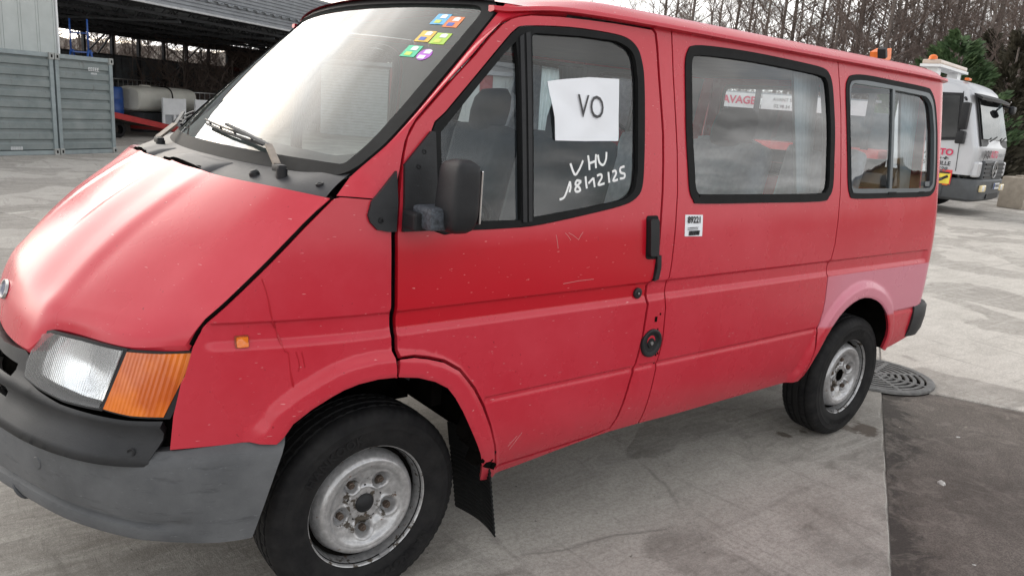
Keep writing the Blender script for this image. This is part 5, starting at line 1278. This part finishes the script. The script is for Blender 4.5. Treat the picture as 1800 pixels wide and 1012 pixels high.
WC = Vector((17.2,9.55,0)); X = Vector((.62,-.78,0)); Y = UP.cross(X); A3 = (X, Y, UP)
for k in range(5):
    g = G(); g.box(WC+X*(-1.9+k*1.3)+UP*1.2, (.10,.10,2.4), A3); g.build('post', STEEL, wb)
g = G(); g.box(WC+UP*2.42+Y*1.2, (5.4,2.6,.06), A3); g.build('roof', FASC, wb)
for k in range(3):
    bd_ = G(); bd_.box(WC+X*(-.95+k*1.34)-Y*.10+UP*2.22, (1.32,.04,.38), A3); bo = bd_.build('sign_board', WHITEP, wb)
    if k == 0: text('lettering', 'LAVAGE', .27, (WC+X*(-.92)-Y*.14+UP*2.22, X, UP), REDL, bo, bold=.01)
    if k == 1:
        text('lettering', 'AVANT SORTIE', .12, (WC+X*.42-Y*.14+UP*2.29, X, UP), INK, bo); text('lettering', '02.98.34 - 9/12', .12, (WC+X*.42-Y*.14+UP*2.12, X, UP), INK, bo)
for z in (.75, 1.15):
    g = G(); g.box(WC+X*.3-Y*.05+UP*z, (6.2,.06,.20 if z < 1 else .08), A3); g.build('barrier', REDS, wb)
g = G(); g.box(WC+Y*2.4+UP*1.1, (7.2,.1,2.2), A3); g.build('back_wall', CLADD, wb)
# ================================================================== RECOVERY TRUCKS
SILV = plain('silver_paint', (.50,.51,.53), .32, .35, .04, 3); GRP = plain('grey_plastic', (.06,.065,.07), .5, 0, .1, 12)
TGL = glass('truck_glass', (.30,.33,.34), 1.45, .04, (.2,.22,.23))
LAMPY = plain('lit_lamp_glass', (.75,.62,.35), .2)
def truck(T):
    """front right corner (viewer's left) at T, facing -Y; width 2.3 along +X"""
    tr = empty('recovery_truck', tuple(T), 0, 'silver recovery truck cab with dark grille facing right behind the van', 'truck', 'silver recovery trucks by the trees')
    P = lambda a, b, z: T+Vector((a, b, z)); Wd = 2.3
    # cab shell from cross-sections along depth (b): front face leans back
    prof = [(.10,.80),(.07,1.05),(.06,1.32),(.10,1.42),(.36,2.28),(.46,2.45),(.66,2.57),(1.0,2.62),(1.72,2.62),(1.75,2.5),(1.75,.80)]
    sd_ = curve2(prof[:8], 3)+prof[8:]
    V = []; F = []; ring = [0,.02,.07,.16,.5,1.15,1.80,2.14,2.23,2.28,2.30]
    for a in ring:
        ed = min(a, Wd-a); k = max(0, 1-ed/.18); ins = .10*(1-math.sqrt(max(0, 1-k*k)))
        for b, z in sd_:
            V.append(P(a+(.09 if a < 1.15 else -.09)*max(0, (z-1.4)/1.2)*1.0, b+ins*(1 if b < 1 else -.3)+.05*(a/Wd*2-1)**2*(b < .9), z-(ins*.9 if z > 2.4 else 0)))
    n = len(sd_)
    for i in range(len(ring)-1):
        for k in range(n-1): F.append((i*n+k, i*n+k+1, (i+1)*n+k+1, (i+1)*n+k)[::-1])
    F += [tuple(range(n)), tuple(range((len(ring)-1)*n, len(ring)*n))[::-1]]
    cab = autosmooth(mesh('cab', V, F, SILV, tr), 40)
    def quadp(name, pts, m_, par, th=.012):
        g = G(); pts = [Vector(p) for p in pts]; nn = (pts[1]-pts[0]).cross(pts[2]-pts[0]).normalized(); k = len(pts)
        g.add([p+nn*th for p in pts]+[p-nn*th for p in pts], [tuple(range(k)), tuple(range(k, 2*k))[::-1]]+[(i, k+i, k+(i+1)%k, (i+1)%k) for i in range(k)]); return g.build(name, m_, par)
    # windscreen on the leaning front, dark surround
    fr = lambda a, z, o=0.0: P(a, .10+.302*(z-1.42)+.05*(a/Wd*2-1)**2-o, z)
    quadp('windscreen_surround', [fr(.12,1.36,.02),fr(2.18,1.36,.02),fr(2.10,2.32,.02),fr(.20,2.32,.02)], BLACKP, cab, .008)
    quadp('windscreen', [fr(.20,1.50,.045),fr(2.10,1.50,.045),fr(2.03,2.22,.045),fr(.27,2.22,.045)], TGL, tr, .006)
    for a in (.5, 1.3): g = G(); g.bar(fr(a,1.46,.07), fr(a+.55,1.56,.07), .02); g.build('wiper', BLACKP, tr)
    V = []; 
    g = G()
    for i in range(8):
        a0 = .06+i*(2.18/8); a1 = a0+2.18/8; g.add([fr(a0,2.30,.03),fr(a1,2.30,.03),fr(a1,2.22,.15),fr(a0,2.22,.15),fr(a0,2.34,.03),fr(a1,2.34,.03),fr(a1,2.27,.17),fr(a0,2.27,.17)], [(0,1,2,3)[::-1],(4,5,6,7),(2,3,7,6),(0,3,7,4),(1,2,6,5)])
    g.build('sun_visor', BLACKP, tr)
    # side: door window, seams, lettering (faces -X)
    sx = lambda z: .09*max(0, (z-1.4)/1.2)-.012
    S_ = lambda b, z, o=0.0: P(sx(z)-o, b, z)
    quadp('door_window', [S_(.52,1.50),S_(1.42,1.42),S_(1.42,2.28),S_(.62,2.28)], TGL, tr, .008)
    quadp('window_surround', [S_(.46,1.45,-.008),S_(1.48,1.36,-.008),S_(1.48,2.33,-.008),S_(.58,2.33,-.008)], BLACKP, cab, .008)
    for b in (.42, 1.50): g = G(); g.bar(S_(b,.86), S_(b+.03,1.40), .008, .012); g.bar(S_(b,1.40), S_(b+.16 if b < 1 else b,2.36), .008, .012); g.build('door_seam', DARK, cab)
    g = G(); g.box(P(-.02,1.30,1.22), (.03,.18,.05), bev=.01); g.build('door_handle', BLACKP, cab)
    lf = lambda b, z: (P(-.018,b,z), Vector((0,-1,0)), UP)
    text('lettering', "JAQU'", .17, lf(1.18,1.20), INK, cab, bold=.006); text('lettering', 'AUTO', .17, lf(.76,1.20), REDL, cab, bold=.006)
    text('lettering', 'tout pour elle', .075, lf(.80,1.085), INK, cab, shear=.2, bold=.004); text('lettering', 'LIMOGES-LA-VILLE', .11, lf(.98,.985), INK, cab, bold=.002); text('lettering', '1629', .12, lf(.70,.87), GREYFR, cab, shear=.3, bold=.004)
    g = G(); g.box(P(-.012,.60,.73), (.01,.26,.28)); st_ = g.build('warning_sticker', plain('sticker_red', (.6,.05,.05), .5) if 'sticker_red' not in MATS else MATS['sticker_red'], tr)
    g = G(); g.box(P(-.020,.60,.70), (.008,.22,.20)); g.build('sticker_field', plain('sticker_yellow', (.75,.60,.06), .5) if 'sticker_yellow' not in MATS else MATS['sticker_yellow'], st_)
    g = G(); g.bar(P(-.026,.68,.66), P(-.026,.53,.75), .008, .05); g.box(P(-.026,.60,.81), (.006,.18,.03)); g.build('sticker_mark', INK, st_)
    # mirrors
    for a in (-.14, Wd+.14):
        mr = empty('door_mirror', tuple(P(a,.45,1.9)), 0, parent=tr); g = G(); g.box(P(a,.42,1.90), (.16,.14,.50), bev=.03); g.box(P(a,.42,1.50), (.17,.15,.24), bev=.03); autosmooth(g.build('mirror_housing', BLACKP, mr), 50)
        g = G(); g.tube([P(a,.45,2.20), P(.12 if a < 1 else Wd-.12,.55,2.26)], .022, 8); g.tube([P(a,.45,1.40), P(.03 if a < 1 else Wd-.03,.5,1.42)], .022, 8); g.build('mirror_bracket', BLACKP, mr, True)
    g = G(); g.tube([fr(2.0,2.2,.05), fr(2.05,2.16,.22)], .02, 8); g.box(fr(2.05,2.12,.22), (.26,.10,.16), bev=.04); g.build('kerb_mirror', BLACKP, tr, True)
    # front panel lettering, grille, star
    tx = lambda a, z: (P(a,.045+.05*(a/Wd*2-1)**2-.012,z), Vector((1,0,0)), UP)
    text('lettering', "JAQU'", .19, tx(.50,1.21), INK, cab, bold=.006); text('lettering', 'AUTO', .19, tx(.98,1.21), REDL, cab, bold=.006); text('lettering', 'tout pour elle', .075, tx(.72,1.08), INK, cab, shear=.2, bold=.003); text('lettering', 'PIECES AUTO', .085, tx(1.62,1.20), GREYFR, cab); text('lettering', '05 55 00 00', .07, tx(1.65,1.09), GREYFR, cab)
    g = G(); g.box(P(1.15,.08,.90), (1.55,.10,.38), bev=.03); grl = g.build('grille', GRP, tr)
    for k in range(4):
        for a, w_ in ((.72,.60), (1.58,.60)): g = G(); g.box(P(a,.024,.78+k*.082), (w_,.03,.035)); g.build('grille_slat', BLACKP, grl)
    c0 = P(1.15,.015,.92); g = G(); g.tube([c0+Vector((.16*math.cos(t),0,.16*math.sin(t))) for t in np.linspace(0, 2*math.pi, 25)], .014, 6, False)
    for k in range(3): t = math.pi/2+k*2*math.pi/3; g.bar(c0, c0+Vector((.155*math.cos(t),0,.155*math.sin(t))), .02, .035)
    g.build('grille_emblem', CHROME, grl)
    for a in (.20, 2.10): g = G(); g.box(P(a,.12,.92), (.30,.12,.30), bev=.04); g.build('corner_deflector', SILV, tr)
    # bumper and lamps
    V = []; F = []; pth = [(.02,.75),(.00,.40),(.03,.16),(.14,.05),(.45,.0),(1.15,-.02),(1.85,.0),(2.16,.05),(2.27,.16),(2.30,.40),(2.28,.75)]; pr_ = [(.03,.73),(0,.70),(0,.45),(.02,.34),(.10,.29)]
    for a, b in pth:
        for o_, z in pr_: V.append(P(a+(o_ if a < .1 else -o_ if a > 2.2 else 0), b+(o_ if .05 < a < 2.25 else 0), z))
    for i in range(len(pth)-1):
        for k in range(4): F.append((i*5+k, i*5+k+1, (i+1)*5+k+1, (i+1)*5+k))
    bm_ = autosmooth(mesh('bumper', V, F, GRP, tr), 40)
    for a in (.42, 1.88):
        g = G(); g.box(P(a,.0,.56), (.34,.06,.14), bev=.03); hl = g.build('headlight', LAMPY, tr)
        g = G(); g.lathe([(.0001,.02),(.045,.015),(.055,0)], 16, (P(a-.08,-.03,.56), Vector((1,0,0)), UP, Vector((0,-1,0)))); g.build('lamp_bulb', WHITEP, hl)
    g = G(); g.box(P(1.32,-.035,.60), (.44,.012,.12)); npz = g.build('number_plate', WHITEP, tr)
    g = G(); g.box(P(1.12,-.043,.60), (.05,.008,.115)); g.build('plate_band', BLUEP, npz); text('lettering', 'BY-848-FC', .085, (P(1.35,-.0445,.60), Vector((1,0,0)), UP), INK, npz, bold=.002)
    g = G(); g.box(P(1.2,-.012,.40), (.9,.02,.10)); g.build('bumper_slot', BLACKP, bm_)
    # steps, wheels, chassis, bed
    g = G(); g.box(P(.06,1.05,.55), (.14,.90,.40), bev=.03)
    for z in (.42, .68): g.box(P(-.01,1.05,z), (.06,.86,.05))
    g.build('step_panel', GRP, tr)
    g = G(); g.box(P(.01,.56,.62), (.05,.10,.10), bev=.01); g.build('side_marker', ORANGE, tr)
    for a, s_ in ((.16,-1), (2.14,1)):
        for b in (1.05 if False else 1.32, 5.0):
            g = G(); g.lathe([(.24,.12),(.40,.14),(.46,.12),(.48,.08),(.48,-.08),(.46,-.12),(.40,-.14),(.24,-.12)], 36, (P(a,b,.48), Vector((0,1,0)), UP, Vector((s_,0,0)))); g.lathe([(.0001,.06),(.10,.06),(.13,.02),(.22,.02),(.245,.10)], 30, (P(a,b,.48), Vector((0,1,0)), UP, Vector((s_,0,0)))); autosmooth(g.build('wheel', TYRE, tr))
    g = G(); g.box(P(1.15,3.4,.75), (.9,3.6,.25)); g.build('chassis', DARK, tr)
    g = G(); g.box(P(1.15,3.6,1.02), (2.35,3.4,.16)); g.build('flat_bed', REDS, tr)
    # roof lights
    g = G(); g.box(P(.35,.62,2.60), (.20,.08,.05), bev=.015); g.build('roof_marker', ORANGE, tr)
    lbr = empty('beacon_bar', tuple(P(1.1,1.2,2.7)), 0, parent=tr)
    g = G(); g.box(P(1.0,1.25,2.90), (1.9,.34,.09), bev=.03); g.build('bar_cover', plain('beacon_clear', (.55,.45,.38), .3) if 'beacon_clear' not in MATS else MATS['beacon_clear'], lbr)
    g = G(); g.box(P(1.0,1.25,2.83), (1.95,.38,.05)); g.box(P(.3,1.25,2.73), (.25,.2,.20)); g.box(P(1.7,1.25,2.73), (.25,.2,.20)); g.build('bar_base', WHITEP, lbr)
    g = G(); g.lathe([(.08,0),(.075,.06),(.045,.09),(.0001,.10)], 16, (P(.12,1.25,2.94), Vector((1,0,0)), Vector((0,1,0)), UP)); autosmooth(g.build('beacon_lamp', ORANGE, lbr))
    g = G(); g.box(P(.25,2.3,3.02), (.34,.3,.22), (Vector((.95,0,.3)).normalized(), Vector((0,1,0)), Vector((-.3,0,.95)).normalized())); g.build('crane_head', ORANGE, tr); g = G(); g.bar(P(.25,2.3,1.0), P(.2,2.3,2.92), .12); g.build('crane_post', STEEL, tr)
    g = G(); g.box(P(.05,2.2,3.05), (.09,.16,.20), (Vector((.85,0,.5)).normalized(), Vector((0,1,0)), Vector((-.5,0,.85)).normalized())); g.build('crane_joint', BLACKP, tr)
    g = G(); g.bar(P(.3,4.9,1.0), P(.3,4.9,3.24), .10); g.build('crane_post', STEEL, tr); g = G(); g.box(P(.3,4.9,3.27), (.42,.08,.10)); g.build('crane_head', ORANGE, tr)
    g = G(); g.box(P(.30,4.85,3.29), (.14,.02,.04)); g.build('crane_reflector', MATS['sticker_yellow'], tr)
    return tr
t1 = truck(Vector((16.70,3.92,0))); t1.rotation_euler = (0, 0, R(8)); t1.scale = (1.11, 1.11, 1.11)
t2 = copy_tree(t1); t2.location = (27.6,7.7,0); t2['label'] = 'second silver recovery truck cut off by the right picture edge'
cb_ = empty('concrete_block', (21.4,4.7,0), 0, 'tan concrete block standing between the two silver trucks', 'concrete block')
TANB = plain('tan_concrete', (.33,.29,.24), .85, 0, .15, 8, bump=.3, bscale=30)
g = G(); g.box((21.6,4.75,.40), (.95,.6,.80), bev=.04); autosmooth(g.build('block', TANB, cb_), 30); g = G(); g.box((21.6,4.75,.82), (.5,.16,.05), bev=.01); g.build('top_key', TANB, cb_)
# ================================================================== TREES, HILLS, HOUSES BEYOND
BARK = plain('tree_bark', (.15,.125,.11), .9, 0, .3, 5); TWIG = plain('twig_bark', (.18,.14,.122), .9, 0, .25, 8)
def bare_tree(seed, H, r0, nb, spread, lo, lean=0.0, up=.45):
    rnd = random.Random(seed); T = G(); C = G()
    pts = []; x = y = 0.0
    for i in range(9):
        t = i/8; x += rnd.uniform(-.10,.10)*t+lean*.3; y += rnd.uniform(-.10,.10)*t; pts.append(Vector((x, y, H*t)))
    T.tube(pts, [r0*(1-.92*i/8)+.004 for i in range(9)], 7)
    def at(t): k = t*8; i = min(int(k), 7); return pts[i].lerp(pts[i+1], k-i)
    for b in range(nb):
        t = lo+(1-lo)*(b+rnd.random())/nb; p = at(min(t, .99)); a = rnd.uniform(0, 6.283); ln = spread*(1.15-t)*rnd.uniform(.55,1.25)+.3
        d = Vector((math.cos(a), math.sin(a), up*rnd.uniform(.3,1.9))).normalized(); q = [p]
        n = 5
        for i in range(n):
            d = (d+Vector((rnd.uniform(-.22,.22), rnd.uniform(-.22,.22), rnd.uniform(-.05,.22)))).normalized(); q.append(q[-1]+d*ln/n)
        rb = max(.006, r0*.30*(1-t)+.008); C.tube(q, [rb*(1-.85*i/n) for i in range(n+1)], 4, False)
        for k in range(int(5+ln*5)):
            u = rnd.uniform(.15,1)*n; i = min(int(u), n-1); s = q[i].lerp(q[i+1], u-i); dd = (d+Vector((rnd.uniform(-1,1), rnd.uniform(-1,1), rnd.uniform(-.4,.9)))).normalized(); l2 = ln*rnd.uniform(.14,.42)
            m = s+dd*l2*.5+Vector((0,0,rnd.uniform(-.03,.06))); e = m+(dd+Vector((rnd.uniform(-.4,.4), rnd.uniform(-.4,.4), rnd.uniform(0,.4)))).normalized()*l2*.5
            C.tube([s, m, e], [.0085,.006,.0035], 3, False)
            for j in range(2):
                f = m.lerp(e, rnd.random()); g2 = f+(dd+Vector((rnd.uniform(-1,1), rnd.uniform(-1,1), rnd.uniform(-.3,.8)))).normalized()*l2*rnd.uniform(.25,.5); C.tube([f, g2], [.005,.003], 3, False)
    return T, C
PROT = []
for k, (H, r0, nb, sp_, lo) in enumerate(((13,.10,84,2.5,.06), (12,.085,80,2.3,.05), (14,.12,90,2.8,.10), (10,.065,70,2.0,.04), (15,.10,84,2.3,.12), (6.5,.05,54,1.9,.03))):
    T, C = bare_tree(40+k, H, r0, nb, sp_, lo)
    me = []
    for nm, gg, mt in (('trunk', T, BARK), ('crown', C, TWIG)):
        m_ = bpy.data.meshes.new(nm); m_.from_pydata([tuple(v) for v in gg.V], [], gg.F); m_.materials.append(mt); m_.polygons.foreach_set('use_smooth', [True]*len(m_.polygons)); me.append(m_)
    PROT.append(me)
def put_tree(k, x, y, z, s, rz, label, grp):
    r = empty('bare_tree', (x, y, z), rz, label, 'tree', grp); r.scale = (s, s, s)
    for nm, m_ in zip(('trunk', 'crown'), PROT[k]):
        o = bpy.data.objects.new(nm, m_); COL.objects.link(o); o.parent = r
    return r
def hz(x, y):
    """height of the rising ground behind the yard on the right"""
    d = math.hypot(x+1, y+2.8); az_ = math.degrees(math.atan2(x+1, y+2.8)); return max(0, (d-34)*.05)*(1 if az_ > 42 else max(0, (az_-36)/6))
rnd = random.Random(11)
for i in range(50):                               # wood on the right
    az_ = 48+25*((i*.618034) % 1)**.62; d = 36+24*rnd.random()**1.3; k = rnd.choice((0,1,2,2,4,4,0))
    x = -1.03+d*math.sin(R(az_)); y = -2.79+d*math.cos(R(az_)); put_tree(k, x, y, hz(x, y)-.1, rnd.uniform(.85,1.2), rnd.uniform(0, 6.28), ('tall bare tree of the wood above the middle window of the van' if az_ < 56 else 'tall bare tree of the wood above the rear window of the van' if az_ < 63 else 'tall bare tree of the wood behind the conifers and trucks'), 'bare trees of the wood on the right')
for i in range(12):                               # thinner, lower trees towards the middle
    az_ = 42.5+7*i/11+rnd.uniform(-.4,.4); d = 44+rnd.uniform(0, 8); x = -1.03+d*math.sin(R(az_)); y = -2.79+d*math.cos(R(az_))
    put_tree(rnd.choice((0,1,3)), x, y, hz(x, y)-.1, .62+.05*i*.6+rnd.uniform(-.05,.05), rnd.uniform(0, 6.28), ('leftmost','second','third','fourth','fifth','sixth','seventh','eighth','ninth','tenth','eleventh','twelfth')[i]+(' slender bare tree' if i == 0 else ' slender bare tree from the left')+' against pale sky above the van roof', 'slender bare trees above the van roof')
for i in range(16):                               # scrub seen through the shed's window band
    az_ = 5.5+15.5*i/15; d = 34+rnd.uniform(0, 6); x = -1.03+d*math.sin(R(az_)); y = -2.79+d*math.cos(R(az_))
    put_tree(5, x, y, 0, rnd.uniform(.85,1.1), rnd.uniform(0, 6.28), 'bare bushy tree seen through the window band of the shed', 'bushy bare trees behind the shed')
# wooded slopes behind: one dense twig mass each
def slope(name, az0, az1, d0, h0, h1, label, seed, m_):
    V = []; F = []; n = 60; rr = random.Random(seed)
    for i in range(n+1):
        az_ = az0+(az1-az0)*i/n
        for j in range(8):
            d = d0+j*6; z = (h0*(j/7)**1.2)+(rr.uniform(-.3,.3) if j else 0)*h1
            V.append((-1.03+d*math.sin(R(az_)), -2.79+d*math.cos(R(az_)), z-.4*(j == 0)))
    for i in range(n):
        for j in range(7): F.append((i*8+j, i*8+j+1, (i+1)*8+j+1, (i+1)*8+j))
    return tag(mesh(name, V, F, m_, None, True), label, kind='structure')
b = MB('leaf_litter'); b.set(color=b.ramp(b.noise(.9, 7, .75), [(.3, (.035,.028,.022)), (.7, (.11,.085,.065))]), rough=.95); LITTER = b.m
slope('hillside', 40, 82, 34, 3.2, .5, 'brown leaf covered hillside under the wood', 2, LITTER)
slope('hillside', -2, 27, 38, 4.5, .6, 'brown scrubby bank behind the shed', 3, LITTER)
slope('hillside', 92, 200, 62, 5.5, .8, 'dark wooded hill facing the van side', 4, LITTER)
# far undergrowth: dense twigs that read as one mass
def brush(name, az0, az1, d0, d1, n, h, label, seed, up=True):
    rr = random.Random(seed); g = G()
    for i in range(n):
        az_ = rr.uniform(az0, az1); d = rr.uniform(d0, d1); x = -1.03+d*math.sin(R(az_)); y = -2.79+d*math.cos(R(az_)); z = hz(x, y) if up else max(0, (d-62)*.13) if az0 > 90 else max(0, (d-38)*.1)
        p = Vector((x, y, z)); dd = Vector((rr.uniform(-.5,.5), rr.uniform(-.5,.5), 1)).normalized(); L_ = h*rr.uniform(.4,1.1)
        q = p+dd*L_*.6; e = q+(dd+Vector((rr.uniform(-.6,.6), rr.uniform(-.6,.6), 0))).normalized()*L_*.4
        g.tube([p, q, e], [.022,.014,.006], 3, False)
        for k in range(5):
            s = p.lerp(q, rr.uniform(.3,1)); g.tube([s, s+Vector((rr.uniform(-1,1), rr.uniform(-1,1), rr.uniform(0,.9)))*L_*.3], [.009,.004], 3, False)
    return tag(g.build(name, TWIG), label, kind='stuff')
brush('undergrowth', 46, 76, 35, 60, 1100, 2.6, 'tangle of bare brown undergrowth between the trees', 5)
brush('undergrowth', -1, 26, 33, 46, 900, 3.2, 'tangle of pale brush behind the shed', 6, False)
brush('undergrowth', 95, 195, 60, 80, 1600, 4.0, 'dark brush on the hill facing the van', 7, False)
# conifers
def conifer(name, x, y, H, Rb, seed, m_, label, n=5200, droop=.25, wid=.11):
    rr = random.Random(seed); r = empty(name, (x, y, hz(x, y)-.1), 0, label, 'tree')
    g = G(); g.tube([(0,0,0), (0,0,H*.95)], [.12,.02], 7); o = g.build('trunk', BARK, r, True, True)
    V = []; F = []
    nbr = 150
    for b_ in range(nbr):
        t = (b_+rr.random())/nbr; z0 = H*(.04+.94*t); L_ = Rb*(1-t)**.75*rr.uniform(.75,1.15)+.12; a = rr.uniform(0, 6.283)
        dirv = Vector((math.cos(a), math.sin(a), .55-.2*t)).normalized(); side = Vector((-math.sin(a), math.cos(a), 0))
        for k in range(int(n/nbr)):
            u = rr.uniform(.25,1.0)**.7; c = Vector((0,0,z0))+dirv*L_*u+side*rr.uniform(-1,1)*.24*L_*(1.15-u)+Vector((0,0,rr.uniform(-.12,.12)-droop*u*u*L_*.25))
            tip = c+(dirv+side*rr.uniform(-.7,.7)+Vector((0,0,rr.uniform(-.1,.7)))).normalized()*rr.uniform(.14,.30)
            w_ = side.lerp(Vector((0,0,1)), rr.random()).normalized()*wid*.5*rr.uniform(.6,1.3); i0 = len(V); mid = c.lerp(tip, .4)
            V += [c, mid+w_, tip, mid-w_]; F.append((i0, i0+1, i0+2, i0+3))
    mesh('crown', V, F, m_, r, local=True); return r
def leaf(name, a_, b_):
    b = MB(name); b.set(color=b.ramp(b.noise(2.2, 4, .6), [(.35, a_), (.7, b_)]), rough=.7, spec=.3); return b.m
GREEN = leaf('conifer_green', (.045,.085,.036), (.10,.155,.066)); BRNC = leaf('conifer_dull', (.05,.047,.032), (.10,.088,.062))
def pol(az_, d): return -1.03+d*math.sin(R(az_)), -2.79+d*math.cos(R(az_))
x, y = pol(66.7, 29); conifer('conifer', x, y, 5.0, 2.5, 3, GREEN, 'bushy green conifer standing behind the silver truck cab', 9500)
x, y = pol(63.6, 30); conifer('conifer', x, y, 3.4, 1.3, 9, GREEN, 'lower green conifer left of the bushy one behind the van roof', 4200)
x, y = pol(69.9, 31); conifer('conifer', x, y, 5.4, 1.25, 4, BRNC, 'dull brownish conifer right of the green one', 6200)
x, y = pol(71.8, 33); conifer('conifer', x, y, 4.6, 1.5, 5, BRNC, 'dull brownish conifer at the right picture edge', 5200)
x, y = pol(68.4, 36); conifer('conifer', x, y, 5.8, 1.1, 6, BRNC, 'slim dark conifer rising behind the green one', 5200)
# houses on the other side of the yard (mirrored in the van's windows)
def house(name, c, rz, w_, d_, h, rh, wallm, roofm, label):
    hs = empty(name, c, rz, label, 'house')
    g = G(); g.box((0,0,h/2), (w_,d_,h)); g.prism([(-w_/2,0),(w_/2,0),(0,rh)], d_, (Vector((0,-d_/2,h)), Vector((1,0,0)), UP, Vector((0,1,0)))); g.build('wall', wallm, hs, local=True)
    for s_ in (-1, 1):
        g = G(); a = Vector((s_*(w_/2+.4),0,h-.4*rh/(w_/2))); b_ = Vector((0,0,h+rh)); m_ = (a+b_)/2+UP*.10; X = (b_-a).normalized(); g.box(m_, ((b_-a).length+.1,d_+.9,.14), (X, Vector((0,1,0)), X.cross(Vector((0,1,0))))); g.build('roof', roofm, hs, local=True)
    for wx, wz, ww, wh in ((-1.3,h*.62,.9,1.2), (1.2,h*.62,1.5,1.3), (0,h+rh*.35,.8,.9), (-1.3,h*.2,.9,1.4), (1.3,h*.2,1.0,1.4)):
        for yy in (-d_/2-.02, d_/2+.02):
            g = G(); g.box((wx,yy,wz), (ww,.06,wh)); wn_ = g.build('window', TGL if False else STEEL, hs, local=True)
            g = G(); g.box((wx,yy,wz), (.06,.10,wh)); g.build('window_bar', WHITEP, wn_, local=True)
    g = G(); g.box((.9,1.0,h+rh*.95), (.6,.6,1.2)); g.build('chimney', wallm, hs, local=True)
    return hs
TANW = plain('tan_render', (.42,.30,.17), .85, 0, .1, 2); BRT = plain('brown_tiles', (.10,.06,.045), .8, 0, .3, 6); RDT = plain('red_tiles', (.20,.045,.03), .75, 0, .25, 5)
house('house', (46,-22,0), R(62), 6.0, 7, 3.7, 2.0, TANW, BRT, 'tan rendered house with brown roof mirrored in the rear side window')
house('house', (60,-19,0), R(150), 9, 9, 3.4, 2.6, plain('dull_render', (.3,.26,.22), .85), RDT, 'low house with dark red roof mirrored beside the tan one')
